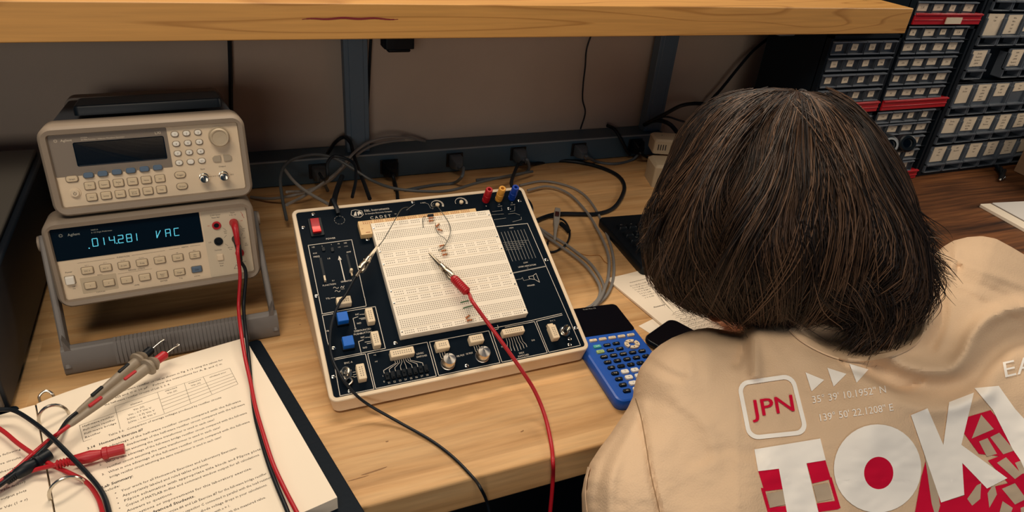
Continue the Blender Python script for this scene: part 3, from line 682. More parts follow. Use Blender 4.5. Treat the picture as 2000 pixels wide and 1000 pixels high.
m.build('display_lettering', mat('lettering_pale', '#9fa39c', .6), dsp)
zz = -6.9; m = MB(ML)
m.text('FUNCTION', 73, 51.5, 2.6, zz); m.text('MATH', 139, 53, 2.6, zz); m.text('Power', 16.6, 42.2, 2.6, zz); m.text('Off', 18, 24.2, 2.2, zz); m.text('On', 18, 21.6, 2.2, zz)
m.line([(27, 51.2), (64, 51.2)], .35, zz, 1); m.line([(82, 51.6), (117, 52)], .35, zz, 1); m.line([(122, 52.6), (133, 52.7)], .35, zz, 1); m.line([(145, 53), (156, 53)], .35, zz, 1)
for x, s in zip((35, 53.5, 72, 91, 110, 129.5, 148.5), ('DC I', 'AC I', 'Ω 4W', 'Period', '->|-', 'dB', 'dBm')): m.text(s, x, 47.2, 1.9, zz, mi=1)
m.text('MENU', 46, 33.6, 2.0, zz); m.text('RANGE / DIGITS', 84, 33.9, 2.4, zz); m.text('LEVEL', 81, 14.4, 2.2, zz); m.text('CHOICES', 43, 13, 2.2, zz); m.text('ENTER', 110, 14.2, 2.6, zz); m.text('Trig', 128.6, 14.4, 2.2, zz); m.text('LOCAL', 147, 14, 2.2, zz)
m.line([(26, 31.6), (62, 31.6)], .3, zz, 1); m.line([(64, 31.5), (100, 31.8)], .3, zz, 1)
m.build('face_printing', [M_ink, M_inkgrey], dm)
m = MB(ML); m.loft([rl3(25.5, 62, 13.6, 33, 1, -7), rl3(25.5, 62, 13.6, 33, 1, -6.8)]); m.build('menu_patch', mat('patch_putty', '#bfae93', .6), dm)
for x, s in zip((35, 53.5, 72, 91, 110, 129.5, 148.5), ('DC V', 'AC V', 'Ω 2W', 'Freq', 'Cont', 'Null', 'Min|Max')): btn(dm, ML, x, 41.4, 11.4, 7.6, M_key, s, 2.5 if '|' not in s else 2.2)
for x, s in zip((34.5, 53.2, 71.6, 90.8, 109.7, 128.5), ('<', '>', 'v', '^', 'Auto/|Man', 'Single')): btn(dm, ML, x, 22.8, 11.4, 7.6 if x != 109.7 else 8.4, M_key, s, 2.5 if '|' not in s else 2.1)
btn(dm, ML, 147.8, 23, 11.2, 7.4, M_keyblue, 'Shift', 2.6)
btn(dm, ML, 16.2, 32.8, 9, 9.4, M_white, '', name='power_button', hh=4.5)
m = MB(ML); m.loft([rl3(162.2, 212.4, 9.3, 94.4, 2, -7), rl3(162.2, 212.4, 9.3, 94.4, 2, -6.6)]); m.build('terminal_plate', mat('plate_putty', '#cbbda4', .55), dm)
zz = -6.5; m = MB(ML)
m.text('HI', 168.6, 75.5, 2.3, zz, mi=1); m.text('LO', 167.2, 54.5, 2.3, zz); m.text('Ω 4W Sense/', 178, 88, 2.4, zz, sx=.9); m.text('Ratio Ref', 178, 85, 2.4, zz); m.text('Input', 197.5, 88.6, 2.4, zz); m.text('V Ω ->|-', 197.5, 85.6, 2.4, zz)
m.text('200V', 186.5, 66.2, 1.9, zz); m.text('Max', 186.5, 63.8, 1.9, zz); m.text('1000V', 207, 66.2, 1.9, zz); m.text('Max', 207, 63.8, 1.9, zz); m.text('500 Vpk', 189.5, 44.6, 1.9, zz); m.text('Max', 189.5, 42.2, 1.9, zz); m.text('3A', 208, 47, 1.9, zz); m.text('RMS', 208, 44.6, 1.9, zz)
m.text('HI', 206.6, 77, 2.3, zz, mi=1); m.text('LO', 206.8, 54.6, 2.3, zz); m.text('Terminals', 175, 43.5, 2.1, zz); m.text('Front', 176.4, 25.6, 2.2, zz); m.text('Rear', 176.4, 22.6, 2.2, zz); m.text('I', 205.6, 36, 2.4, zz); m.text('Fused', 199, 26.5, 2.0, zz); m.text('on Rear Panel', 199, 23.6, 2.0, zz)
for a, b in (((184, 71), (187, 68)), ((204, 71), (206, 68)), ((184, 58), (187, 61)), ((204, 58), (206, 61)), ((184, 50), (187, 47))): m.line([a, b], .3, zz)
m.line([(190, 16), (193, 21), (196, 16), (190, 16)], .35, zz); m.line([(207, 88), (209, 84), (208, 84), (210, 80)], .4, zz, 1)
m.build('terminal_printing', [M_ink, M_redrub], dm)
def jack(t, M, x, y, mt, lb):
    m = MB(M); m.lathe([(5.1, -6.8), (5.1, -5.2), (4.7, -4.8), (3.2, -4.8), (3.0, -6.4), (.01, -6.5)], (x, y, 0), n=24, caps=False); m.lathe([(2.9, -6.4), (.01, -6.38)], (x, y, 0), n=16, mi=1, caps=False)
    m.build('input_jack', [mt, M_black], t, label=lb)
jack(dm, ML, 177.6, 75, M_redrub, 'red input jack'); jack(dm, ML, 197.3, 75.6, M_redrub, 'red input jack'); jack(dm, ML, 177, 54.6, M_black, 'black input jack'); jack(dm, ML, 197.3, 54.4, M_black, 'black input jack'); jack(dm, ML, 199, 35.8, M_redrub, 'red input jack')
btn(dm, ML, 176, 34, 7.6, 8, M_face, '', name='terminal_switch')
for x in (13, 26, 41, 54.4, 68, 147, 162, 178, 205): 
    m = MB(ML); m.box(x - 4.2, x + 4.2, -3.2, 1, -30, -14); m.build('foot_ridge', M_bumper, dm, bevel=.0008)
# tilt handle: two arms and a ribbed bar resting on the bench
BL_, BR_ = PZ(128, 727, .004), PZ(546, 650, .004)
ax = (BR_ - BL_).normalized(); bn = Vector((-ax.y, ax.x, 0))
PL = PXX(76, 486, -.2075) + Vector((0, .012, 0)); PR_ = PL + ax * (BR_ - BL_).length + Vector((.004, 0, 0)); PR_.z = PL.z
Oo = Vector(dm.location)
m = MB()
# bar: cross-section slopes back
def cs(p, sc=1.0): return [tuple(p + bn * a * sc + Vector((0, 0, b * 1.3)) - Oo) for a, b in ((-.001, .000), (.010, .0), (.017, .010), (.0165, .021), (.012, .025), (.0045, .0235), (-.0015, .014), (-.003, .003))]
m.loft([cs(BL_ + ax * q - Vector((0, 0, .004))) for q in np.linspace(0, (BR_ - BL_).length, 3)])
hb = m.build('handle_bar', M_handle, dm, bevel=.0015)
m = MB(); Lb = (BR_ - BL_).length
for q in np.linspace(.23, .84, 34):
    c = BL_ + ax * (q * Lb) - Vector((0, 0, .004)); m.loft([[tuple(c + ax * s + bn * a + Vector((0, 0, b)) - Oo) for a, b in ((-.0042, .005), (-.0026, .019), (.0042, .0318), (.011, .0332), (.011, .01))] for s in (-.0016, .0016)])
m.build('grip_ribs', M_handle, hb)
for base, piv, s in ((BL_, PL, -1), (BR_, PR_, 1)):
    m = MB(); b0 = base + bn * .007 + Vector((0, 0, .006)) + ax * (.004 if s < 0 else -.004); p0 = piv + ax * (.004 if s < 0 else -.004)
    d = (p0 - b0).normalized(); w = d.cross(ax).normalized()
    def sec(c, hw): return [tuple(c + ax * a + w * b - Oo) for a, b in ((-.0035, -hw), (.0035, -hw), (.0035, hw), (-.0035, hw))]
    m.loft([sec(b0 - d * .006, .010), sec(b0 + (p0 - b0) * .5, .011), sec(p0, .012), sec(p0 + d * .008, .008)])
    m.build('handle_arm', M_handle, dm, bevel=.002)
    m = MB(); m.cyl(p0 - ax * .006 - Oo, p0 + ax * .006 - Oo, .009, n=20); m.build('pivot', M_bumper, dm, bevel=.001)
# corner gussets of the handle
for base, s in ((BL_, 1), (BR_, -1)):
    m = MB(); c = base + bn * .008 + Vector((0, 0, .016)) - Oo
    m.add([tuple(c + ax * s * a + Vector((0, 0, b)) + bn * e) for e in (-.004, .006) for a, b in ((.004, 0), (.022, .004), (.010, .010), (.004, .026))], [(0, 1, 2, 3), (7, 6, 5, 4), (0, 4, 5, 1), (1, 5, 6, 2), (2, 6, 7, 3), (3, 7, 4, 0)]); m.build('corner_web', M_handle, dm)

# upper instrument
SU = .940
C0 = Vector((0, 0, CAM_H)); q0 = C0 + (Vector((-.1906, .8512, .1416)) - C0) * SU
FU = face_frame(q0.x, q0.y, q0.z, .0600, .1927, SU)
fg, MU = inst('function_generator', 'putty-grey function generator with dark blank screen, upper of the two stacked instruments', 'function generator', FU)
bumper(fg, MU, 106, 10, 213, 11, 96)
m = MB(MU); m.loft([rl3(9.5, 213.5, 10.5, 96.5, 3, -8), rl3(9.5, 213.5, 10.5, 96.5, 3, -7)]); m.build('face_panel', M_face, fg)
m = MB(MU); m.loft([rl3(10, 132.8, 47, 95.6, 1, -7), rl3(10, 132.8, 47, 95.6, 1, -6.7)]); m.build('display_surround', M_facegrey, fg)
m = MB(MU); m.loft([rl3(33.5, 128.6, 57.8, 86, 2, -6.7), rl3(33.5, 128.6, 57.8, 86, 2, -6.2), rl3(35, 127.2, 59.3, 84.6, 1, -6.9)], 0, True, True); m.build('display', M_lcd, fg)
m = MB(MU); zz = -6.6
m.text('Agilent', 28, 89.2, 4.0, zz); m.text('33220A', 42.5, 91, 2.2, zz, align='l'); m.text('20 MHz Function / Arbitrary Waveform Generator', 42.5, 88.4, 2.2, zz, align='l', sx=.98); m.text('LXI', 122.8, 90.2, 4.6, zz)
for a in np.linspace(0, 6.28, 9)[:-1]: m.line([(17.4 + math.cos(a) * 1.1, 89.2 + math.sin(a) * 1.1), (17.4 + math.cos(a) * 1.8, 89.2 + math.sin(a) * 1.8)], .45, zz)
m.build('surround_lettering', mat('lettering_cream', '#d9cbb4', .6), fg)
for k, x in enumerate((42.4, 57.1, 72.0, 86.8, 101.5, 116.1)): btn(fg, MU, x, 47 + k * .3, 10.6, 6.4, M_keyblue, '', r=2.6, hh=3.4)
btn(fg, MU, 25.2, 44.2, 12, 6.8, M_key, 'Graph', 2.5, r=2.6)
m = MB(MU); m.lathe([(6.0, -7), (6.0, -5.9), (4.6, -5.7), (4.4, -3.6), (3.9, -3.2), (.01, -3.4)], (25, 27.2, 0), n=28)
pts = [(25 + 1.5 * math.cos(a), 27 + 1.5 * math.sin(a)) for a in np.linspace(2.2, 7.2, 12)]; m.line(pts, .4, -3.1, 1); m.line([(25, 27.4), (25, 29.2)], .4, -3.1, 1); m.build('power_button', [M_face, M_ink], fg)
for row, y in ((('Sine|~', 'Square', 'Ramp|/\\', 'Pulse', 'Noise', 'Arb'), 34), (('Mod', 'Sweep', 'Burst', 'Store/|Recall', 'Utility', 'Help'), 20.2)):
    for k, s in enumerate(row): btn(fg, MU, 41.4 + k * 15.0 + (0 if y > 30 else -.5), y + k * .1, 10.6, 8.6, M_key, s, 2.3, r=1.6)
for r_, row in enumerate((('1', '2', '3'), ('4', '5', '6'), ('7', '8', '9'), ('0', '.', '+/-'))):
    for c_, s in enumerate(row): btn(fg, MU, 141.2 + c_ * 13 - r_ * .2, 87 - r_ * 11.8, 7.6, 5.8, M_white, s, 3.0, r=2.8)
m = MB(MU); m.lathe([(12.3, -7), (12.3, -5.5), (11.6, -5), (11.2, 4), (10.2, 5.4), (8.8, 5.2), (8.2, 4.2), (.01, 3.6)], (190.2, 80.2, 0), n=44); m.build('dial_knob', mat('dial_putty', '#b7a78d', .5), fg)
for s, x0 in ((-1, 184), (1, 196.4)):
    m = MB(MU); pts = [(x0 + s * 4.2, 48.8), (x0 + s * 4.2, 56.4)] + [(x0 + s * (4.2 - 9.4 * math.sin(a)) , 56.4 - (7.6) * (a / 1.57)) for a in np.linspace(.15, 1.45, 6)]
    pts = [(x0 - s * 0 + (190.2 - x0) * .72, 48.8), (x0 + (190.2 - x0) * .72, 56.6), (x0 + s * 2.2, 56.2), (x0 + s * 5.2, 53.6), (x0 + s * 4.8, 50.2), (x0 + s * 2.4, 48.8)]
    if s > 0: pts = pts[::-1]
    m.loft([[(a, b, -7) for a, b in pts], [(a, b, -4.8) for a, b in pts]]); m.build('arrow_key', mat('arrow_putty', '#a89b86', .5) if s < 0 else MATS['arrow_putty'], fg, bevel=.0004)
for y, s in ((36.6, 'Trigger'), (22, 'Output')): btn(fg, MU, 139.4, y, 12, 7.4, M_key, s, 2.5, r=3.6)
m = MB(MU); zz = -6.9; m.text('Sync', 165.8, 41, 2.8, zz); m.text('Output', 189, 42, 2.8, zz); m.text('50 Ω', 178, 30.4, 1.9, zz); m.text('50 Ω', 199, 30.2, 1.9, zz); m.line([(171, 30.4), (175, 30.4)], .3, zz); m.line([(181, 30.4), (184, 30.4)], .3, zz); m.build('face_printing', M_ink, fg)
for x in (165.8, 188.9):
    m = MB(MU); m.lathe([(5.6, -7), (5.6, -5.8), (4.9, -5.6), (4.7, 5.5), (4.1, 5.6), (4.1, -2), (1.7, -2), (1.6, 3), (.6, 3), (.01, 0)], (x, 30.5, 0), n=28, caps=False)
    for s in (1, -1): m.cyl((x + s * 4.4, 30.5, 2.4), (x + s * 6.4, 30.5, 2.4), .9, n=8)
    m.build('bnc_connector', M_chrome, fg)

# slim black box on the upper instrument
top = FU @ Vector((0, 106, -70)); topd = FU.to_3x3() @ Vector((0, 0, -1)); tx = (FU.to_3x3() @ Vector((1, 0, 0))).normalized(); tn = (FU.to_3x3() @ Vector((0, 1, 0))).normalized(); td = topd.normalized()
A0 = PD(141, 240, 1.0); 
tt = thing('black_tray', 'slim black rounded box lying on top of the function generator', 'box', (0, 0, 0))
c0 = top + tx * .032 + tn * .001 + td * .002; Mx = Matrix(((tx.x, td.x, tn.x, c0.x), (tx.y, td.y, tn.y, c0.y), (tx.z, td.z, tn.z, c0.z), (0, 0, 0, 1)))
tt.location = c0; Mi = Matrix.Translation(-c0) @ Mx
m = MB(Mi); m.rbox(0, .160, 0, .08, 0, .011, .006, .003); m.build('lid', M_black, tt)
m = MB(Mi); m.rbox(.004, .156, .004, .076, -.0006, .003, .006, .0003); m.build('rim', M_blackrub, tt)

# big dark instrument at the left edge
ps = thing('power_supply', 'big dark instrument with pale top at the left edge of the bench', 'power supply', (-.42, .88, 0))
m = MB(); m.box(-.20, .180, -.195, .24, .006, .122); m.build('body', mat('case_midnight', '#141d27', .5, var=.05, vs=20), ps, bevel=.003)
m = MB(); m.box(-.20, .172, -.187, .235, .122, .1285); m.build('top_cover', mat('cover_greige', '#5d5952', .6), ps, bevel=.002, label='pale grey top cover')
m = MB(); m.box(-.20, .176, -.199, -.194, .012, .116); m.build('front_panel', M_facegrey, ps, bevel=.001)
for x in (-.17, .15):
    for y in (-.17, .2): MB().cyl((x, y, 0), (x, y, .0065), .010).build('foot', M_blackrub, ps)
m = MB(); m.box(.095, .150, .060, .074, .1286, .1290); m.build('asset_label', M_card, ps, label='small pale sticker')

# ------------------------------------------------------------------ binder with lab notes
TR_ = PZ(478, 660, .020); ang = math.atan2(.0576 + .0041, .7262 - .4559)
pe = Vector((math.cos(ang), math.sin(ang), 0)); pn = Vector((-math.sin(ang), math.cos(ang), 0))
O_ = TR_ - pe * .216 - pn * .279; O_.z = 0           # lower-left corner of the right-hand stack
bd = thing('ring_binder', 'black ring binder lying open under the lab notes', 'binder', O_, ang)
m = MB(); m.rbox(-.016, .236, -.022, .291, .0005, .0035, .006, .001); m.build('cover', M_cover, bd, label='right cover')
m = MB(); m.rbox(-.262, -.017, -.022, .301, .0005, .0035, .006, .001); m.build('cover', M_cover, bd, label='left cover')
m = MB(); m.rbox(-.012, .012, .0, .279, .0022, .0039, .004, .0005); m.build('ring_plate', M_chrome, bd)
def ring(y, h, x0, x1, z=.0215):
    pts = [(x0 + (x1 - x0) * (.5 - .5 * math.cos(a)), y + (.003 if h > .02 else 0) * math.sin(a), z - .004 + h * math.sin(a)) for a in np.linspace(0, math.pi, 14)]
    m = MB(); m.tube([(x0, y, .006)] + pts + [(x1, y, .006)], .0016, n=8); m.build('ring', M_chrome, bd)
def loc_in(px, py, z):
    p = PZ(px, py, z) - O_; return p.dot(pe), p.dot(pn)
r2 = loc_in(104, 812, .021); r3 = loc_in(130, 955, .021)
ring(r2[1], .017, r2[0] - .013, r2[0] + .013); ring(r3[1], .017, r3[0] - .014, r3[0] + .015)
a1 = loc_in(90, 774, .016); m = MB(); m.tube([(a1[0] - .007, a1[1] + .004, .005), (a1[0] - .006, a1[1] + .006, .014), (a1[0] + .001, a1[1] + .007, .018), (a1[0] + .006, a1[1] + .003, .013), (a1[0] + .006, a1[1] + .002, .005)], .0014, k=5); m.build('opening_tab', M_chrome, bd)
def page_stack(name, label, x0, x1, y0, y1, z0, z1, lines, loc, rz, curl=0.0, sheets=1):
    t = thing(name, label, 'paper', loc, rz)
    nx, ny = 16, 14; m = MB(); v = []; f = []
    def zf(x, y):
        u = (x - x0) / (x1 - x0); v_ = (y - y0) / (y1 - y0)
        return z1 + curl * (math.exp(-u * 9) * -1.0) + .0006 * math.sin(u * 5 + v_ * 4)
    for j in range(ny + 1):
        for i in range(nx + 1):
            x = x0 + (x1 - x0) * i / nx; y = y0 + (y1 - y0) * j / ny; v.append((x, y, zf(x, y)))
    n0 = len(v)
    for j in range(ny):
        for i in range(nx):
            a = j * (nx + 1) + i; f.append((a, a + 1, a + nx + 2, a + nx + 1))
    bd_ = [i for i in range(nx + 1)] + [j * (nx + 1) + nx for j in range(1, ny + 1)] + [ny * (nx + 1) + i for i in range(nx - 1, -1, -1)] + [j * (nx + 1) for j in range(ny - 1, 0, -1)]
    for b in bd_: v.append((v[b][0], v[b][1], z0))
    for k in range(len(bd_)):
        k2 = (k + 1) % len(bd_); f.append((bd_[k], n0 + k, n0 + k2, bd_[k2]))
    f.append(tuple(n0 + k for k in reversed(range(len(bd_)))))
    m.add(v, f, 0, True); m.build('sheets', M_paper, t)
    tx_ = MB()
    for (s, x, y, sz, *o) in lines:
        o = o[0] if o else {}
        if s == '__line':
            pts = o['p']; w = o.get('w', .0003)
            for (xa, ya), (xb, yb) in zip(pts[:-1], pts[1:]):
                dx, dy = xb - xa, yb - ya; l = math.hypot(dx, dy); nx_, ny_ = -dy / l * w / 2, dx / l * w / 2
                tx_.add([(xa + nx_, ya + ny_, zf(xa, ya) + .0002), (xa - nx_, ya - ny_, zf(xa, ya) + .0002), (xb - nx_, yb - ny_, zf(xb, yb) + .0002), (xb + nx_, yb + ny_, zf(xb, yb) + .0002)], [(0, 1, 2, 3)])
        else:
            k0 = len(tx_.v); tx_.text(s, x, y, sz, 0, align=o.get('a', 'l'), res=1, sx=o.get('sx', 1.0))
            for i in range(k0, len(tx_.v)):
                a, b, _ = tx_.v[i]; tx_.v[i] = (a, b, zf(a, b) + .0002)
            if o.get('b'):
                n_ = len(tx_.v)
                for dxx in (.00022,):
                    bse = len(tx_.v); seg_ = [(a + dxx, b, c) for a, b, c in tx_.v[k0:n_]]; fs = [fc for fc in tx_.f if fc[0] >= k0 and fc[0] < n_]
                    tx_.v.extend(seg_)
                    for fc in fs: tx_.f.append(tuple(i + bse - k0 for i in fc)); tx_.mi.append(0); tx_.sm.append(False)
    tx_.build('printed_text', M_paperink, t)
    return t, zf
LN = []
def P_(s, x, y, sz=.0037, **o): LN.append((s, x, y, sz, o))
def LL(*p, w=.00028): LN.append(('__line', 0, 0, 0, dict(p=p, w=w)))
def FW(s, x0, x1, y, sz=.0040, rot=True, **o):
    """a line of print stretched to run from x0 to x1"""
    w = text_mesh(s, 1)[0][:, 0].max() * sz; o['sx'] = (x1 - x0) / w; LN.append((s, x0, y, sz, o))
FW('A.11     Assemble the full-wave rectifier circuit as shown in Fig. 3.13 using the values for', .040, .182, .2500)
FW('R = 1 kΩ and C = 10 μF.   Follow the instructions for A, B, and C in', .058, .179, .2430)
FW('the half-wave rectifier circuits of Lab 2, 3, 4.', .058, .122, .2365)
tx0, tx1, ty0, ty1 = .0325, .1845, .192, .2310
LL((tx0, ty0), (.107, ty0)); LL((.107, ty0), (.134, .1945), (tx1, .2000)); LL((tx1, .2000), (tx1, ty1)); LL((tx0, .2185), (tx0, ty0)); LL((tx0, .2180), (.0665, .2190)); LL((.0665, .2290), (tx1, ty1))
LL((.0665, .2290), (.0655, .1917)); LL((.1080, .2300), (.1070, .1930)); LL((.1355, .2305), (.1335, .1945)); LL((.1555, .2308), (.1560, .1975))
LL((.0665, .2185), (.1080, .2195)); LL((.108, .2160), (tx1, .2205)); LL((.108, .2105), (tx1, .2150)); LL((.107, .2050), (tx1, .2100)); LL((.107, .1990), (tx1, .2050))
P_('element', .086, .2235, a='c', sz=.0036)
for x, a_, b_ in ((.121, 'expected', 'Vdc (V)'), (.1455, 'measured', 'Vdc (V)')):
    P_(a_, x, .2275, a='c', sz=.0033); P_(b_, x, .2222, a='c', sz=.0033)
P_('calculated error', .170, .2265, a='c', sz=.0033, sx=.85)
for k, s in enumerate(('Half-wave rectifier', 'Full-wave rectifier', 'Full-wave bridge', 'Rectifier')): FW(s, .0345, .0345 + (.029 if k < 3 else .014), .2145 - k * .0058, .0036)
for k, s in enumerate(('Vm (V)', 'Vm - 0.7 Vm V', '2(Vm - 0.7) Vm V', '2(Vm - 1.4) Vm V')): P_(s, .0865, .2140 - k * .0056, .0037, a='c')
FW('Table 3.6:  Comparison of average voltages produced by rectifier circuits', .054, .163, .1880, .0040)
FW('3.14   Homework Exercise #7', .034, .084, .1800, .0046, b=True)
yy = .1725
for a, s, x1_ in (('', '     advantage of the half-wave rectifier circuit compared with the full-wave', .179), ('1.', 'What is one disadvantage of the half-wave rectifier circuit compared with the full-wave', .181), ('', 'rectifier circuit assuming the same transformer is used in each case?', .148), ('2.', 'What is one advantage of the full-wave bridge rectifier circuit compared with the full-wave', .179), ('', 'rectifier circuit assuming the same transformer is used in each case?', .150), ('3.', 'What is one advantage of the full-wave rectifier circuit compared with the full-wave', .1775), ('', 'bridge rectifier circuit assuming the same transformer is used in each case?', .147)):
    if a: P_(a, .0405, yy)
    FW(s, .046, x1_, yy, .0040); yy -= .0070
FW('Lab Summary:', .038, .064, .1215, .0046, b=True); FW('Include:', .038, .052, .1155, .0038)
yy = .1080
for s, x1_ in (('Your work for all Homework Exercises and Laboratory Exercises.', .156), ('Appropriately labeled and ruled tables and plots.', .127), ('PSpice schematics with appropriate title block and PSpice plots.', .176), ('Copies of MATLAB m-files and command window output for all calculations.', .172), ('Answers to questions.', .090), ('Suggestions or improvements for this laboratory exercise.', .160)):
    P_('•', .0465, yy, .005); FW(s, .052, x1_, yy, .0040); yy -= .0066
FW('For Advanced Students.', .058, .106, .0685, .0046, b=True)
yy = .0615
for s, x1_ in (('Repeat Lab Exercise #6 and Lab Exercise #7 for the full-wave bridge rectifier', .170), ('with a smoothing filter capacitor C connected in parallel with the load resistor', .172), ('of Fig. 3.13. Account for two diode voltage drops in your calculations.', .166), ('Change the signal transformer to 6.3 V ac with n = 1.', .130), ('Compute the ripple factor and compare it with the measured value.', .160)):
    FW(s, .062, x1_, yy, .0040); yy -= .0068
notes, zn = page_stack('lab_notes', 'right-hand stack of printed lab notes in the open black binder', 0, .216, 0, .279, .0040, .0200, LN, O_, ang, curl=.006)
LN = []
for k, s in enumerate(('Your report must include the following', 'for both half-wave circuits,', 'measured and theoretical,', 'Fig. 3.11 and Table 3.5 (ripple factor)', 'PSpice output plots', 'Vm = Vdc (1 + r)')): P_(s, .192, .214 - k * .0115 - (.012 if k > 2 else 0), .0040, a='r')
LL((.10, .176), (.195, .176))
for k, s in enumerate(('Building the circuit on your breadboard', 'Measure the diode voltage and', 'resistor values with the meter.', 'Draw the waveforms')): P_(s, .190, .100 - k * .0075, .0042 if k else .0048, a='r', b=(k == 0))
LO = O_ - pe * .2105
notes2, zn2 = page_stack('lab_notes', 'left-hand pages of lab notes, cut off by the left edge of the picture', 0, .209, 0, .276, .0040, .0150, LN, LO, ang)

# ---- cables over the binder
def zb(px, py, d=.0): return PZ(px, py, .0226 + d)
jr = FL @ Vector((197.3, 75.6, -4)); jb = FL @ Vector((197.3, 54.4, -4))
nrm = (FL.to_3x3() @ Vector((0, 0, 1))).normalized(); upv = (FL.to_3x3() @ Vector((0, 1, 0))).normalized()
def plug_lead(name, label, j, mt, path, r):
    t = thing(name, label, 'test lead', j)
    m = MB(); e = Vector((0, 0, 0)); bend = [e, nrm * .006, nrm * .013 - upv * .002, nrm * .017 - upv * .010, nrm * .017 - upv * .022]
    m.tube(bend, lambda q: .0050 - .0022 * q, n=16, k=5); m.build('plug', mt, t)
    m = MB(); m.tube([bend[-2]] + [bend[-1]] + [Vector(p) - j for p in path], r, n=10, k=8); m.build('lead', mt, t)
    return t
plug_lead('meter_lead', 'red lead plugged into the multimeter, running down over the lab notes', jr, M_redrub,
          [FL @ Vector((195, 45, 24)), FL @ Vector((194, 15, 20)), PD(466, 600, .842), PD(471, 650, .808), zb(479, 700, .010), zb(489, 745, .006), zb(499, 795, .006), zb(515, 850, .006), zb(533, 905, .003), zb(556, 955), zb(582, 1005), zb(620, 1080)], .0021)
plug_lead('meter_lead', 'black lead plugged into the multimeter, running down over the lab notes', jb, M_blackrub,
          [FL @ Vector((201.5, 15, 13)), PD(476, 600, .850), PD(481, 655, .812), zb(486, 700, .004), zb(491, 755, .0), zb(498, 810, .0), zb(509, 855), zb(524, 905), zb(541, 950), zb(563, 1003), zb(590, 1080)], .0021)
# two mini grabber probes lying on the notes
def probe(label, tip, butt, mt, capm, z, cord):
    A = PZ(*tip, z); B = PZ(*butt, z - .004); t = thing('hook_probe', label, 'test probe', (A + B) / 2); O2 = (A + B) / 2
    d = (A - B).normalized(); Lp = (A - B).length; s = d.cross(Vector((0, 0, 1))).normalized()
    m = MB(); m.lathe([(.0022, 0), (.0030, .004), (.0044, Lp * .35), (.0056, Lp * .62), (.0060, Lp * .84)], B - O2, d, n=18)
    m.lathe([(.0060, Lp * .84), (.0098, Lp * .85), (.0102, Lp * .868), (.0066, Lp * .885), (.0062, Lp * .9), (.0088, Lp * .915), (.0072, Lp * .935), (.0040, Lp * .97)], B - O2, d, n=20)
    m.build('barrel', M_probe, t)
    m = MB(); m.lathe([(.0048, Lp * .93), (.0050, Lp * 1.06), (.0032, Lp * 1.08)], B - O2, d, n=16); m.build('collar', capm, t)
    u = Vector((0, 0, 1))
    for q in (.28, .66):
        c = B + d * Lp * q - O2 + u * (.0034 + .0022 * q); Mx = Matrix(((d.x, s.x, u.x, c.x), (d.y, s.y, u.y, c.y), (d.z, s.z, u.z, c.z), (0, 0, 0, 1)))
        mm_ = MB(Mx); mm_.rbox(-.0075, .0075, -.0017, .0017, 0, .0022, .001, .0005); mm_.build('marker', capm, t)
    m = MB(); m.tube([A + d * .006 - O2, A + d * .020 - O2, A + d * .027 - O2 + s * .001, A + d * .026 - O2 - s * .002], .0006, k=4, n=6); m.build('hook', M_chrome, t)
    m = MB(); m.tube([B - O2 + d * .003, B - d * .012 - O2] + [Vector(p) - O2 for p in cord], .0021, n=10, k=8); m.build('lead', mt, t)
    return t
M_probe = mat('probe_putty', '#8f8270', .5, var=.03, vs=200)
probe('grey hook probe with red collar lying across the lab notes', (312, 700), (134, 832), M_redrub, M_redrub, .0405, [zb(95, 860), zb(60, 890), zb(25, 922), zb(-10, 948, .001), zb(-60, 985)])
probe('grey hook probe with black collar lying just behind the red one', (287, 690), (150, 806), M_blackrub, M_blackrub, .027, [zb(112, 850, .0045), zb(80, 882, .0045), zb(45, 912, .005), zb(10, 940, .006), zb(-40, 975, .006)])
# stackable banana plugs
def banana(label, a, b, mt, cord, z=.028, rr=.0052):
    A = PZ(*a, z); B = PZ(*b, z); O2 = (A + B) / 2; d = (A - B).normalized(); Lp = (A - B).length
    t = thing('banana_plug', label, 'banana plug', O2); m = MB()
    m.lathe([(rr * .98, Lp), (rr, Lp * .98), (rr, Lp * .76), (rr * 1.15, Lp * .75), (rr * 1.15, Lp * .68), (rr * .8, Lp * .66), (rr * 1.15, Lp * .5), (rr * .95, Lp * .25), (rr * .6, Lp * .18), (rr * .45, 0)], B - O2, d, n=18)
    for q in np.linspace(.02, .2, 5): m.lathe([(rr * .75, Lp * q), (rr * .85, Lp * q + .0008), (rr * .75, Lp * q + .0016)], B - O2, d, n=14)
    m.build('plug_body', mt, t)
    m = MB(); m.tube([B - O2 + d * .003] + [Vector(p) - O2 for p in cord], .0021, n=10, k=8); m.build('lead', mt, t)
banana('red banana plug pointing right across the lab notes', (243, 876), (108, 908), M_redrub, [zb(60, 920), zb(30, 932), zb(0, 943), zb(-50, 962)])
banana('black banana plug tucked under the red cords at the left', (98, 886), (10, 940), M_blackrub, [zb(-10, 955), zb(-60, 990)], z=.0255, rr=.0056)
cable('test_cable', 'black cord arching over both binder pages and off the bottom edge', 'cord', [zb(-60, 806, .008), zb(0, 800, .008), zb(30, 803, .008), zb(70, 828, .010), zb(105, 858, .014), zb(140, 893, .010), zb(175, 930, .006), zb(200, 963, .004), zb(213, 1000), zb(222, 1060)], .0022, M_blackrub)
cable('test_cable', 'red cord crossing from the left edge and bending down beside the black cord', 'cord', [zb(-60, 805), zb(0, 838), zb(35, 866), zb(70, 890), zb(105, 910), zb(140, 926), zb(170, 943, -.001), zb(190, 970, -.001), zb(200, 1000), zb(212, 1060)], .0021, M_redrub)

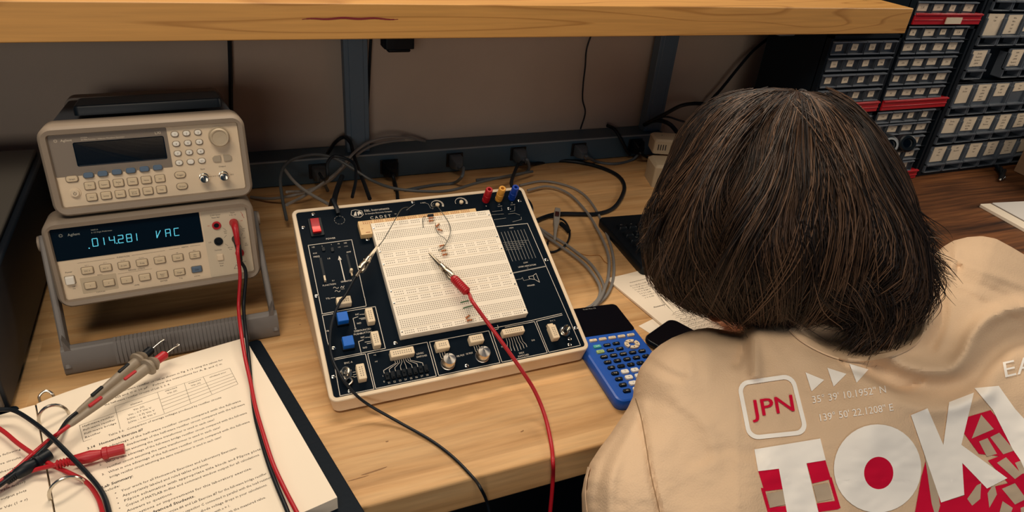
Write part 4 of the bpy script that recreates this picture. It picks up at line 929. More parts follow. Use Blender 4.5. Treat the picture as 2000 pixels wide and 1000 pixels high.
# ------------------------------------------------------------------ calculator, phone, hand-out, keyboard
cy = -.066; cex = Vector((math.cos(cy), math.sin(cy), 0)); cey = Vector((-math.sin(cy), math.cos(cy), 0))
CO = Vector((.4895, .674, 0)) - cex * .0905 - cey * .190
ca = thing('graphing_calculator', 'blue graphing calculator with black screen beside the trainer corner', 'calculator', CO, cy)
m = MB(Matrix.Diagonal((mm, mm, mm, 1))); m.loft([rl3(1.5, 89, 1.5, 189, 10, 0), rl3(0, 90.5, 0, 190.5, 11, 4), rl3(0, 90.5, 0, 190.5, 11, 10), rl3(1.8, 88.7, 1.8, 188.7, 10, 14), rl3(4, 86.5, 4, 186.5, 8, 15)]); m.build('case', M_calc, ca)
CM = Matrix.Diagonal((mm, mm, mm, 1))
m = MB(CM); m.rbox(1.6, 88.9, 125, 189, 13.6, 15.4, 7, .6); scr = m.build('screen_glass', M_blackgloss, ca)
m = MB(CM); m.text('TI-84 Plus CE', 46, 184, 3.6, 15.45); m.build('brand_lettering', M_printdim, scr)
def ckey(x, y, w, h, mt, s='', r=1.4, ink=M_print, top=17.2):
    m = MB(CM); m.rbox(x - w / 2, x + w / 2, y - h / 2, y + h / 2, 14.8, top, r, .7)
    if s: m.text(s, x, y, min(3.4, h * .6), top + .05, mi=1, res=1)
    m.build('key', [mt, ink], ca)
for k, s in enumerate(('y=', 'window', 'zoom', 'trace', 'graph')): ckey(20.5 + k * 13.8, 115.5, 10.5, 4.6, M_sock, s, ink=M_ink)
ckey(20.3, 102.4, 10.5, 5.6, M_teal, '2nd', ink=M_white); ckey(19.8, 91.8, 10.5, 5.6, M_green, 'alpha', ink=M_ink)
ckey(34.4, 102.6, 9.8, 4.6, M_black, 'mode'); ckey(48, 103, 9.8, 4.6, M_black, 'del'); ckey(34, 91.8, 9.8, 4.6, M_black, 'X,T,n'); ckey(47.7, 92, 9.8, 4.6, M_black, 'stat')
m = MB(CM)
for q in range(4):
    a0 = q * math.pi / 2 + math.pi / 4 + .12; a1 = a0 + math.pi / 2 - .24
    ang_ = np.linspace(a0, a1, 8); out = [(68 + 10.4 * math.cos(a), 97 + 9 * math.sin(a)) for a in ang_]; inn = [(68 + 4.6 * math.cos(a), 97 + 4 * math.sin(a)) for a in ang_[::-1]]
    m.loft([[(a, b, 14.8) for a, b in out + inn], [(a, b, 17.2) for a, b in out + inn]], 0, smooth=False); cxm = 68 + 7.4 * math.cos((a0 + a1) / 2); cym = 97 + 6.4 * math.sin((a0 + a1) / 2); m.rect(cxm - .8, cxm + .8, cym - .8, cym + .8, 17.3, 1)
m.build('arrow_pad', [M_sock, M_ink], ca)
RW = (('math', 'apps', 'prgm', 'vars', 'clear'), ('x^-1', 'sin', 'cos', 'tan', '^'), ('x2', ',', '(', ')', '/'), ('log', '7', '8', '9', 'x'), ('ln', '4', '5', '6', '-'), ('sto', '1', '2', '3', '+'), ('on', '0', '.', '(-)', 'enter'))
for r_, row in enumerate(RW):
    for c_, s in enumerate(row):
        num = r_ >= 3 and 1 <= c_ <= 3
        ckey(20.0 + c_ * 13.6 - r_ * .1, 81.2 - r_ * 10.8, 10.0, 6.8 if num else 5.4, M_white if num else M_black, s, ink=M_ink if num else M_print, r=2.2)
m = MB(CM)
for r_ in range(9):
    for c_ in range(5):
        if r_ < 2 and c_ > 2: continue
        m.text(('quit', 'list', 'link', 'draw', 'test', 'angle', 'L1', 'mem', 'off')[r_] if c_ % 2 == 0 else ('A', 'ins', 'C', 'G', 'M', 'R', 'u', 'Y', ':')[r_], 20 + c_ * 13.6 - 1.5, 106.6 - r_ * 10.8, 2.2, 15.12, res=1)
m.build('key_lettering', M_teal, ca)
ph = thing('smartphone', 'black smartphone lying face up on the hand-out, half under the sleeve', 'phone', (.487, .597, .0), math.atan2(.030, .068))
m = MB(CM); m.loft([rl3(1, 71, -145, -1, 11, 3.2), rl3(0, 72, -146, 0, 12, 5), rl3(0, 72, -146, 0, 12, 9), rl3(1, 71, -145, -1, 11, 10.4)]); m.build('body', M_black, ph)
m = MB(CM); m.rbox(1.5, 70.5, -144.5, -1.5, 10.3, 10.8, 10, .3); m.build('screen', M_blackgloss, ph)
# hand-outs under the head
LN = []
FW('Homework Exercise #6: simulate the half-wave rectifier', .028, .105, .2560, .0036)
hw = random.Random(3)
def scribble(x, y, w, h=.0030):
    p = []; a = x
    while a < x + w: p.append((a, y + hw.uniform(-h, h) * .6)); a += hw.uniform(.0010, .0022)
    LL(*p, w=.00045)
for k in range(7): FW(('R1 = 1 kΩ, R2 = 10 kΩ', 'C = 10 μF, Vm = 6.3 V', 'f = 60 Hz, n = 1', 'V1 = 4.28 V', 'I = 2.1 mA', 'Vdc = 1.36 V', 'r = 0.05')[k], .022, .022 + (.032, .034, .028, .026, .022, .024, .018)[k], .2475 - k * .0058, .0040)
for k in range(8): scribble(.060, .2475 - k * .0056, .045 + .01 * (k % 3), .0026)
FW('Answers:', .0175, .040, .1875, .0044, b=True)
for k in range(18): scribble(.034, .165 - k * .0080, .14, .0032)
for k in range(18): LL((.030, .1615 - k * .0080), (.19, .1615 - k * .0080), w=.0003)
ho, zh = page_stack('worksheet', 'handwritten worksheet with punched hole under the bent head', 0, .216, 0, .279, .0010, .0020, LN, (0, 0, 0), 0, curl=-.002)
yw = .13; TLw = PZ(1184, 545, .002); ho.rotation_euler.z = yw; ho.location = (TLw.x + math.sin(yw) * .279, TLw.y - math.cos(yw) * .279, 0)
m = MB(); m.cyl((.0065, .2405, .0019), (.0065, .2405, .0027), .0034, n=18); m.build('punched_hole', mat('hole_shadow', '#6e5038', .8), ho)
LN = []; P_('Exercise #6', .03, .25, .0042)
h2, _ = page_stack('worksheet', 'second sheet sticking out beneath the handwritten worksheet near the phone', 0, .216, 0, .279, .0002, .0008, LN, (0, 0, 0), .22)
TL2 = PZ(1262, 622, .001) + Vector((-.02, .02, 0)); h2.rotation_euler.z = .55; h2.location = (PZ(1246, 641, 0).x, PZ(1246, 641, 0).y - .0, 0)
h2.rotation_euler.z = .30; q_ = PZ(1247, 637, 0); h2.location = (q_.x + math.sin(.30) * .279, q_.y - math.cos(.30) * .279, 0)

kb = thing('keyboard', 'black computer keyboard lying behind the bent head', 'keyboard', (.5800, .7475, 0), -.085)
m = MB(CM); m.loft([rl3(1, 449, 1, 169, 6, 0), rl3(0, 450, 0, 172, 8, 3), rl3(0, 450, 0, 172, 8, 13), rl3(2, 448, 2, 170, 7, 16), rl3(5, 445, 5, 167, 6, 16)]); m.build('tray', M_black, kb)
rows = [(18, ['Ctrl', '', 'Alt', ' ' * 8, 'Alt', '', '', 'Ctrl', '<', 'v', '>']), (37, ['Shift'] + list('ZXCVBNM,./') + ['Shift', '^']), (56, ['Caps'] + list('ASDFGHJKL;') + ["'", 'Enter']), (75, ['Tab'] + list('QWERTYUIOP[]') + ['\\']), (94, ['`'] + list('1234567890-=') + ['Bksp']), (120, ['Esc', 'F1', 'F2', 'F3', 'F4', 'F5', 'F6', 'F7', 'F8', 'F9', 'F10', 'F11', 'F12'])]
for y, ks in rows:
    x = 16; 
    for s in ks:
        w = 17.6 if len(s.strip()) < 2 or s[0] == 'F' or s == 'Esc' else 30
        if s.startswith('   '): w = 108
        m = MB(CM); L2 = lambda z, i: [(a, b, z) for a, b in rrect(x + .8 + i, x + w - .8 - i, y + i, y + 16.4 - i, 1.6, 3)]
        m.loft([L2(14, 0), L2(19, 1.0), L2(20.6, 2.4)])
        if s.strip(): m.text(s.strip(), x + 5.5 if len(s.strip()) < 2 else x + w / 2, y + 10.5, 4.2 if len(s.strip()) < 2 else 3.0, 20.7, mi=1, res=1)
        m.build('key', [M_black, M_printdim], kb); x += w + 1.2
for i in range(4):
    for j in range(5):
        m = MB(CM); x = 330 + i * 19 ; y = 18 + j * 19; L2 = lambda z, q: [(a, b, z) for a, b in rrect(x + q, x + 17 - q, y + q, y + 16.4 - q, 1.6, 3)]; m.loft([L2(14, 0), L2(19, 1.0), L2(20.6, 2.4)]); m.build('key', M_black, kb)

# ------------------------------------------------------------------ cords lying on the bench right of the trainer
g = 'grey cords in a loose loop right of the trainer'
def gl(label, pts, r=.0024, m=M_greycab, z=.003): cable('grey_cable', label, 'cord', [PZ(a, b, (c[0] if c else z)) for a, b, *c in pts], r, m)
gl('grey cord arching from behind the trainer to the paper corner, outer strand', [(1015, 362), (1060, 354), (1105, 362), (1140, 380), (1165, 412), (1182, 450), (1194, 485), (1199, 520), (1196, 552), (1184, 578), (1164, 596), (1150, 606)])
gl('grey cord arching behind the trainer corner, inner strand', [(1030, 372), (1070, 364), (1110, 378), (1145, 413), (1165, 445), (1180, 475), (1189, 505), (1188, 540), (1182, 560), (1174, 580), (1160, 600), (1150, 608)], z=.0082)
gl('grey cord leaving the trainer side and sweeping down to the calculator, upper strand', [(1050, 443, .008), (1072, 458, .004), (1100, 474), (1125, 492), (1150, 512), (1168, 535), (1179, 558), (1178, 578), (1168, 593), (1150, 604)])
gl('grey cord leaving the trainer side and sweeping down to the calculator, lower strand', [(1048, 446, .006), (1070, 464), (1096, 482), (1122, 500), (1145, 520), (1163, 543), (1172, 562), (1170, 580), (1158, 595), (1145, 603)], z=.0078)
gl('thin tan wire lying on the bench near the grey cord bend', [(1125, 492), (1148, 499), (1170, 499), (1180, 510), (1187, 515)], r=.0006, m=mat('tan_wire', '#9c6a34', .5), z=.0008)
cable('power_cable', 'thick black cord looping over the bench between keyboard and trainer', 'cord', [PY(1018, 318, 1.14), PZ(1042, 320, .006), PZ(1080, 314, .004), PZ(1125, 316, .004), PZ(1170, 326, .004), PZ(1205, 342, .004), PZ(1219, 362, .004), PZ(1214, 385, .004), PZ(1196, 408, .004), PZ(1165, 418, .004), PZ(1130, 418, .005), PZ(1090, 418, .005), PZ(1062, 425, .005), PZ(1040, 435, .005)], .0040, M_blackrub)
cable('power_cable', 'thin black cord curling under the grey connector', 'cord', [PZ(1052, 428, .004), PZ(1070, 424, .004), PZ(1100, 430, .010), PZ(1112, 450, .006), PZ(1110, 470, .003), PZ(1098, 484, .003), PZ(1080, 492, .003), PZ(1068, 488, .003), PZ(1070, 472, .004)], .0018, M_blackrub)
cc = PZ(1085, 430, .008)
cn = thing('cable_connector', 'grey cable connector with a small dark window standing in the cords', 'connector', cc)
d = (PZ(1088, 415, .014) - PZ(1083, 470, .006)); dl = d.length; d.normalize(); O2 = PZ(1083, 470, .006)
m = MB(); m.lathe([(.0028, 0), (.0036, dl * .3), (.0052, dl * .5), (.0072, dl * .62), (.0076, dl), (.0066, dl * 1.1), (.003, dl * 1.12)], O2 - cc, d, n=4); m.build('shell', mat('connector_grey', '#8f8a82', .5), cn, bevel=.001)
s_ = d.cross(Vector((0, 0, 1))).normalized(); u_ = s_.cross(d); c_ = O2 - cc + d * dl * .82 + u_ * .0078
Mx = Matrix(((d.x, s_.x, u_.x, c_.x), (d.y, s_.y, u_.y, c_.y), (d.z, s_.z, u_.z, c_.z), (0, 0, 0, 1)))
m = MB(Mx); m.rbox(-.006, .006, -.0036, .0036, -.0022, .0008, .0006, .0003); m.build('window', mat('window_maroon', '#3a1c1c', .3), cn)
m = MB(); m.tube([PZ(1096, 437, .010) - cc, PZ(1104, 444, .010) - cc, PZ(1111, 452, .008) - cc], .0042, n=10, k=4); m.build('strain_relief', M_blackrub, cn)

# tangle behind the trainer, left of the middle post
def bk(label, pts, r=.0026, m=M_greycab2, name='grey_cable'): cable(name, label, 'cord', [PY(a, b, y) for a, b, y in pts], r, m)
bk('grey cord rising in a high arch over the raceway left of the post', [(560, 400, 1.0), (590, 385, 1.05), (625, 362, 1.08), (660, 335, 1.12), (690, 300, 1.15), (720, 278, 1.17), (760, 268, 1.18), (800, 270, 1.20), (830, 276, 1.22)], m=M_greycab)
bk('second grey cord following the high arch just beneath it', [(560, 375, 1.045), (600, 372, 1.085), (640, 355, 1.11), (668, 330, 1.145), (700, 300, 1.172), (735, 282, 1.19), (790, 272, 1.205)], r=.0024, m=M_greycab)
bk('dark cord looping in front of the raceway at the far left of the tangle', [(560, 430, 1.02), (552, 390, 1.06), (548, 345, 1.10), (565, 315, 1.13), (610, 302, 1.13), (650, 308, 1.12), (690, 330, 1.10), (725, 352, 1.08), (770, 368, 1.04), (830, 374, 1.02), (880, 372, 1.02), (930, 358, 1.06), (985, 345, 1.09), (1040, 335, 1.13)])
bk('dark cord bending down from the outlet to the trainer rear', [(622, 336, 1.18), (632, 350, 1.10), (640, 345, 1.06), (640, 318, 1.07), (655, 305, 1.08), (690, 318, 1.06), (695, 350, 1.02), (688, 385, .97)], m=M_blackrub, name='power_cable')
bk('dark grey cord falling in front of the raceway toward the trainer', [(555, 330, 1.12), (575, 355, 1.08), (600, 375, 1.04), (640, 398, .98)], m=M_greycab)
bk('grey cord hugging the bench along the raceway foot', [(490, 385, 1.15), (530, 388, 1.12), (580, 380, 1.10), (625, 365, 1.12)], m=M_greycab)
bk('black cord hooking over the raceway lip beside the post', [(640, 300, 1.17), (655, 278, 1.20), (672, 268, 1.20), (685, 280, 1.175), (690, 300, 1.16), (700, 330, 1.12), (712, 360, 1.06), (722, 388, .99)], m=M_blackrub, name='power_cable', r=.0034)
bk('thick black cord dropping into the rear of the trainer', [(668, 345, 1.08), (660, 365, 1.03), (654, 385, .985), (652, 402, .95)], m=M_blackrub, name='power_cable', r=.0044)
cable('power_cable', 'short black cord over the rear rim of the trainer panel beside the name plate', 'cord', [W(53, 285, -30), W(53.5, 275, 2), W(54, 268, 6), W(55.5, 260, 6), W(56.5, 252, 3)], .0030, M_blackrub)
bk('black cord from the square plug down behind the trainer', [(764, 335, 1.17), (770, 352, 1.13), (775, 372, 1.07), (777, 392, 1.0)], m=M_blackrub, name='power_cable', r=.0030)
cable('power_cable', 'black cord end rising behind the blue binding post', 'cord', [PY(1012, 320, 1.15), PY(1003, 342, 1.08), PY(999, 360, .98), PY(1010, 378, .90), PY(1030, 392, .86), PY(1038, 408, .84), PY(1035, 425, .83)], .0032, M_blackrub)
# plugs in the raceway outlets
def plug(i, label, mt, pts, r=.0030, w=.012):
    x, z = outs[i]; t = thing('power_plug', label, 'plug', (x, 1.186, z)); O2 = Vector(t.location)
    m = MB(); m.loft([[(a, -.0005, b) for a, b in rrect(-w, w, -w, w, .003, 3)], [(a, -.014, b) for a, b in rrect(-w, w, -w, w, .003, 3)], [(a, -.026, b - .003) for a, b in rrect(-w * .55, w * .55, -w * .55, w * .55, .002, 3)]]); m.build('plug_body', mt, t)
    m = MB(); m.tube([(0, -.022, -.002), (0, -.034, -.006)] + [p - O2 for p in pts], r, n=10, k=6); m.build('cord', mt, t)
M_plugg = mat('plug_grey', '#4d565e', .5)
plug(0, 'dark plug in the leftmost visible raceway outlet', M_greycab2, [PY(630, 352, 1.12), PZ(640, 372, .004)])
plug(1, 'square black plug between the post and the middle of the raceway', M_black, [PY(768, 345, 1.12), PZ(772, 372, .006)], w=.014)
plug(2, 'grey plug above the breadboard, first of three alike along the raceway', M_plugg, [PY(905, 328, 1.13), PY(902, 345, 1.10), PZ(885, 358, .004), PZ(845, 362, .003), PZ(790, 372, .003)])
plug(3, 'grey plug in the middle of the raceway, its cord crossing the black one', M_plugg, [PY(1030, 312, 1.14), PZ(1030, 335, .004), PZ(985, 346, .003), PZ(930, 352, .003)])
plug(4, 'grey plug near the right end of the raceway with cord curving right', M_plugg, [PY(1145, 305, 1.14), PZ(1165, 316, .004), PZ(1200, 320, .003), PZ(1235, 312, .003), PY(1252, 292, 1.165), PY(1258, 275, 1.175)])
plug(5, 'black plug at the shadowed right end of the raceway', M_black, [PY(1250, 300, 1.14), PZ(1275, 312, .004)], w=.014)

# beige plug adapters beside the head
cb = thing('charger', 'beige wall charger with small vents, upper of two beside the head', 'charger', PZ(1315, 350, 0) + Vector((.02, .06, .06)), -.35)
m = MB(CM); m.loft([rl3(-34, 34, -24, 24, 5, 0), rl3(-34, 34, -24, 24, 5, 26), rl3(-30, 30, -20, 20, 5, 30)])
cb.location = (.850, 1.10, .050)
m.build('body', mat('beige_plastic', '#b9a98e', .55), cb)
m = MB(CM)
for k in range(4): m.box(-26 + k * 5, -24 + k * 5, -24.4, -23.9, 8, 20)
m.lathe([(1.2, 30), (1.2, 30.3)], (-14, 4, 0), n=10); m.build('vents', M_ink, cb)
cb2 = thing('charger', 'beige wall charger with slot, lower of two beside the head', 'charger', (.828, 1.055, 0), -.3)
m = MB(CM); m.loft([rl3(-36, 36, -30, 30, 5, 0), rl3(-36, 36, -30, 30, 5, 42), rl3(-31, 31, -25, 25, 5, 47)]); m.build('body', MATS['beige_plastic'], cb2)
m = MB(CM); m.box(-20, -8, -30.4, -29.8, 22, 26); m.build('slot', M_ink, cb2)

# ------------------------------------------------------------------ drawer cabinets on the side table
YF = .95
def small_drawer(t, x, z, w=.0415, h=.0285, card='w', seed=0, dark=False):
    rr = random.Random(seed)
    m = MB(); x0, x1 = x - w / 2 + .0008, x + w / 2 - .0008; z0, z1 = z - h / 2 + .001, z + h / 2 - .001
    # open-topped front: face plate, raised lip on top, finger ledge
    m.box(x0, x1, YF + .002, YF + .0045, z0, z1 - .004); m.box(x0, x1, YF - .004, YF + .0045, z1 - .0042, z1 - .002, 1)
    m.box(x0, x1, YF - .003, YF + .002, z0, z0 + .002, 1); m.box(x0, x0 + .0015, YF - .002, YF + .06, z0, z1 - .004); m.box(x1 - .0015, x1, YF - .002, YF + .06, z0, z1 - .004)
    d = m.build('drawer', [M_drawer, M_drawerlip], t)
    cw, ch = (.0150, .0120) if card == 's' else (.0260 + rr.uniform(-.003, .003), .0125 + rr.uniform(-.001, .002))
    cx = x + rr.uniform(-.002, .002); cz = z - .0005 + rr.uniform(-.001, .001); a = rr.uniform(-.06, .06)
    m = MB(); c, s = math.cos(a), math.sin(a)
    P = lambda u, v, y=YF + .0012: (cx + u * c - v * s, y, cz + u * s + v * c)
    m.add([P(-cw / 2, -ch / 2), P(cw / 2, -ch / 2), P(cw / 2, ch / 2), P(-cw / 2, ch / 2), P(-cw / 2, -ch / 2, YF + .002), P(cw / 2, -ch / 2, YF + .002), P(cw / 2, ch / 2, YF + .002), P(-cw / 2, ch / 2, YF + .002)], [(0, 1, 2, 3), (4, 7, 6, 5), (0, 4, 5, 1), (1, 5, 6, 2), (2, 6, 7, 3), (3, 7, 4, 0)])
    M2 = Matrix.Translation((cx, YF + .0011, cz)) @ Matrix.Rotation(a, 4, 'Y') @ Matrix.Rotation(math.pi / 2, 4, 'X')
    k = MB(M2); txt = rr.choice(('100', '220', '330', '470', '1K', '2.2K', '10K', '47K', '100K', '0.1', '1.0', '22p')); k.text(txt, 0, 0, .0055, 0, res=1, mi=1)
    m.v += k.v; b0 = 8
    for f in k.f: m.f.append(tuple(i + b0 for i in f)); m.mi.append(1); m.sm.append(False)
    m.build('label_card', [M_card, M_ink], d)
def small_cabinet(label, x0, x1, zb_, zt, rows, cols, cards, seed, stack, redcard=False, skip=()):
    t = thing('drawer_cabinet', label, 'drawer cabinet', ((x0 + x1) / 2, YF, zb_), 0, 'small black parts cabinets with red bottom drawers')
    O2 = Vector(t.location); off = Matrix.Translation(-O2)
    m = MB(off); e = .0015
    m.box(x0, x1, YF + .012, YF + .16, zb_ + .0005, zt); m.box(x0, x0 + .006, YF, YF + .014, zb_ + .0005, zt); m.box(x1 - .006, x1, YF, YF + .014, zb_ + .0005, zt); m.box(x0, x1, YF, YF + .014, zt - .006, zt)
    m.build('body', M_cab, t)
    k = 0
    for z in rows:
        mm0 = MB(off); mm0.box(x0 + .006, x1 - .006, YF + .001, YF + .014, z - .0165, z - .0150); mm0.build('divider', M_cab, t)
        for i, x in enumerate(cols):
            k += 1
            if (round(z, 3), i) in skip: continue
            sd = seed * 100 + k; c_ = 's' if cards == 's' or random.Random(sd).random() < .25 else 'w'
            before = set(o.name for o in t.children)
            small_drawer(t, x, z, card=c_, seed=sd)
            for o in t.children:
                if o.name not in before: o.location = tuple(-O2)
    m = MB(off); m.box(x0 + .006, x1 - .001, YF - .003, YF + .02, zb_ + .001, zb_ + .022); m.box(x0 + .006, x1 - .001, YF - .006, YF - .002, zb_ + .0185, zb_ + .0215); m.box(x0 + .006, x1 - .001, YF - .0045, YF - .002, zb_ + .009, zb_ + .0105)
    d = m.build('wide_drawer', M_barred, t, bevel=.0006, label='wide red bottom drawer')
    if redcard:
        cx = (x0 + x1) / 2 + .015
        m = MB(off); m.box(cx - .022, cx + .022, YF - .0068, YF - .0048, zb_ + .003, zb_ + .015); m.build('label_card', M_card, d)
    return t
CL = (1.075, 1.1165, 1.1585, 1.2000); CR = (1.2575, 1.3005, 1.3415, 1.3845)
small_cabinet('small-drawer parts cabinet on the side table, lower left of the four behind the head', 1.050, 1.2290, 0, .164, (.147, .117, .087, .057, .032), CL, 's', 3, 0)
small_cabinet('small-drawer parts cabinet just under the right end of the shelf, left column', 1.050, 1.2290, .166, .318, (.296, .265, .234, .203), CL, 's', 1, 1, True)
small_cabinet('small-drawer parts cabinet at the table surface, right column, behind the binocular eyepieces', 1.2340, 1.4300, 0, .164, (.155 - .003, .124, .093, .062, .034), CR, 'w', 4, 0)
small_cabinet('small-drawer parts cabinet with five rows of pale cards, middle of the right column', 1.2340, 1.4300, .166, .334, (.3225, .294, .2635, .2325, .2025), CR, 'w', 2, 1)
small_cabinet('small-drawer parts cabinet with a card on its red drawer, above the shelf corner', 1.2340, 1.4300, .336, .500, (.368, .399, .430, .461, .4875), CR, 'w', 5, 2, True)

bc = thing('bin_cabinet', 'tall dark cabinet of large grey drawers with big paper cards, rightmost', 'drawer cabinet', (1.64, .955, 0))
OB = Vector(bc.location); off = Matrix.Translation(-OB); Y0 = .955
m = MB(off); m.box(1.440, 1.83, Y0 + .020, Y0 + .22, .0005, .52); m.box(1.440, 1.452, Y0 - .002, Y0 + .022, .0005, .52); m.box(1.816, 1.83, Y0 - .002, Y0 + .022, .0005, .52); m.box(1.452, 1.816, Y0 - .001, Y0 + .022, .0005, .007)
m.build('body', M_cab, bc, bevel=.001)
rr = random.Random(11)
for r_, (z0, z1) in enumerate(((.008, .072), (.076, .138), (.142, .212), (.222, .286), (.292, .358), (.362, .428), (.432, .496))):
    m = MB(off); m.box(1.452, 1.816, Y0 + .002, Y0 + .03, z1 + .0008, z1 + .0035); m.build('divider', M_cab, bc)
    for c_ in range(6):
        x0 = 1.4555 + c_ * .0605; x1 = x0 + .0585
        if (r_, c_) in ((3, 1),): continue
        m = MB(off)
        m.box(x0, x1, Y0 + .001, Y0 + .004, z0 + .020, z1 - .002)             # face
        m.box(x0, x0 + .004, Y0 - .004, Y0 + .15, z0, z1 - .010); m.box(x1 - .004, x1, Y0 - .004, Y0 + .15, z0, z1 - .010)
        m.box(x0, x1, Y0 - .008, Y0 + .002, z0 + .0175, z0 + .0215, 1); m.box(x0, x1, Y0 - .004, Y0 + .15, z0, z0 + .002)
        d = m.build('drawer', [M_bin, M_bin], bc, bevel=.0006)
        w = .040 + rr.uniform(-.003, .003); hh = (z1 - z0) * .56 + rr.uniform(-.004, .002)
        if r_ == 2 and c_ >= 2: hh *= (.75, .5, .6, .7)[c_ - 2]
        if r_ == 4 and c_ == 0: hh *= 1.25; w *= 1.15
        cx = (x0 + x1) / 2 + rr.uniform(-.002, .002); cz = z1 - .004 - hh / 2 + (0 if not (r_ == 4 and c_ == 0) else .002); a = rr.uniform(-.04, .04)
        M2 = off @ Matrix.Translation((cx, Y0 - .0002, cz)) @ Matrix.Rotation(a, 4, 'Y') @ Matrix.Rotation(math.pi / 2, 4, 'X')
        m = MB(M2); m.box(-w / 2, w / 2, -hh / 2, hh / 2, -.0010, 0)
        for q in range(rr.randint(2, 5)): m.text(rr.choice(('Resistors', 'Caps', 'LM741', 'Diodes', 'Op Amp', 'NPN', 'Switch', 'Wire', 'LED')), 0, hh / 2 - .006 - q * .0068, .0048, .0002, res=1, mi=1)
        m.build('label_card', [M_card, M_ink], d)
# things on the side table
mi = thing('microscope', 'black binocular eyepieces of a microscope between head and cabinets', 'microscope', (1.16, .815, 0))
Om = Vector(mi.location)
m = MB(); m.rbox(-.06, .06, -.03, .09, 0, .018, .02, .004); m.build('base', M_black, mi)
m = MB(); m.tube([(.0, .075, .015), (0, .080, .06), (.01, .06, .085), (.02, .02, .10)], .014, n=14, k=5); m.build('arm', M_black, mi)
E1 = PY(1738, 283, .77) - Om; E2 = PY(1772, 280, .77) - Om
vdir = (Vector((0, 0, CAM_H)) - PY(1735, 280, .85)).normalized(); back = Vector((.38, .75, -.35)).normalized()
m = MB(); c = (E1 + E2) / 2 + back * .055; m.sphere(tuple(c), .026, sc=(1.25, 1, .8)); m.build('prism_head', M_black, mi)
for E, nm in ((E1, 0), (E2, 1)):
    m = MB(); m.lathe([(.0125, .06), (.0125, .022), (.0150, .020), (.0150, -.002), (.0128, -.004), (.0090, -.004), (.0085, .000), (.006, .001)], E, back, n=26, caps=False); m.lathe([(.0088, .0005), (.0001, .0012)], E, back, n=22, mi=1, caps=False); m.lathe([(.0126, -.0041), (.0092, -.0041)], E, back, n=26, mi=2 if nm == 0 else 0, caps=False)
    m.build('eyepiece', [M_black, M_blackgloss, mat('eyecup_ring_%d' % nm, '#8f9496', .4)], mi)
m = MB(); m.cyl((.02, .02, .018), (.02, .02, .07), .012); m.build('stage_post', M_white, mi)
pw = thing('notebook', 'white notebook with grey binding lying on the side table, cut by the right edge', 'notebook', (0, 0, 0))
A_ = PZ(1913, 398, .006); e1 = (PZ(2000, 446, .006) - A_).normalized(); e2 = (PZ(1990, 380, .006) - A_).normalized()
yawn = math.atan2(e1.y, e1.x); pw.location = (A_.x, A_.y, 0); pw.rotation_euler.z = yawn
m = MB(CM); m.loft([rl3(0, 210, 0, 260, 5, 0), rl3(0, 210, 0, 260, 5, 5.5)]); m.build('pages', M_paper, pw)
m = MB(CM); m.loft([rl3(0, 210, 32, 262, 4, 5.6), rl3(0, 210, 32, 262, 4, 7.0)]); m.build('cover', mat('cover_pale', '#dcd8d2', .6), pw)
m = MB(CM); m.box(0, 210, 29.5, 32, 5.4, 6.4); m.build('binding', M_facegrey, pw)
cbx = thing('cardboard_box', 'brown cardboard box at the right edge in front of the large cabinet', 'box', (1.738, .925, 0), -.12)
m = MB(); m.box(0, .22, -.17, 0, .0005, .16); m.build('body', M_cardboard, cbx, bevel=.001)
m = MB(); m.box(0, .1098, -.1705, .0005, .1602, .1622); m.box(.1102, .22, -.1705, .0005, .1602, .1622); m.build('flap', M_cardboard, cbx)
p = PZ(1950, 345, .006)
cl = thing('clip_lead_bundle', 'small black clips with silver tips lying by the large cabinet', 'clips', (p.x, p.y, 0))
for k in range(3):
    m = MB(); a = .5 + .22 * k; dx, dy = math.cos(a), math.sin(a); s0 = Vector((k * .012 - .01, -.012 + k * .004, .005))
    m.tube([s0, s0 + Vector((dx, dy, .1)) * .03, s0 + Vector((dx, dy, .12)) * .055], .0048, n=10, k=3); m.build('clip_body', M_blackrub, cl)
    m = MB(); m.sphere(tuple(s0 - Vector((dx, dy, 0)) * .003), .0036, n=8); m.build('tip', M_chrome, cl)
# dark thing lying on top of the shelf
p = PZ(1690, 0, .3754)
st = thing('black_case', 'black rounded case lying on the shelf top at the upper edge of the picture', 'case', (1.12, 1.085, .3754), .5)
m = MB(CM); m.loft([rl3(-60, 40, -90, 60, 14, 0.2), rl3(-62, 42, -92, 62, 15, 6), rl3(-62, 42, -92, 62, 15, 22), rl3(-55, 35, -85, 55, 12, 30)]); m.build('shell', M_black, st)

# ------------------------------------------------------------------ the person, seated, bent over the worksheet
PB = Vector((.47, .05, -DZ))
per = thing('person', 'person in beige printed t-shirt bent over the bench with long brown hair', 'person', PB)
inv = Matrix.Translation(-PB)

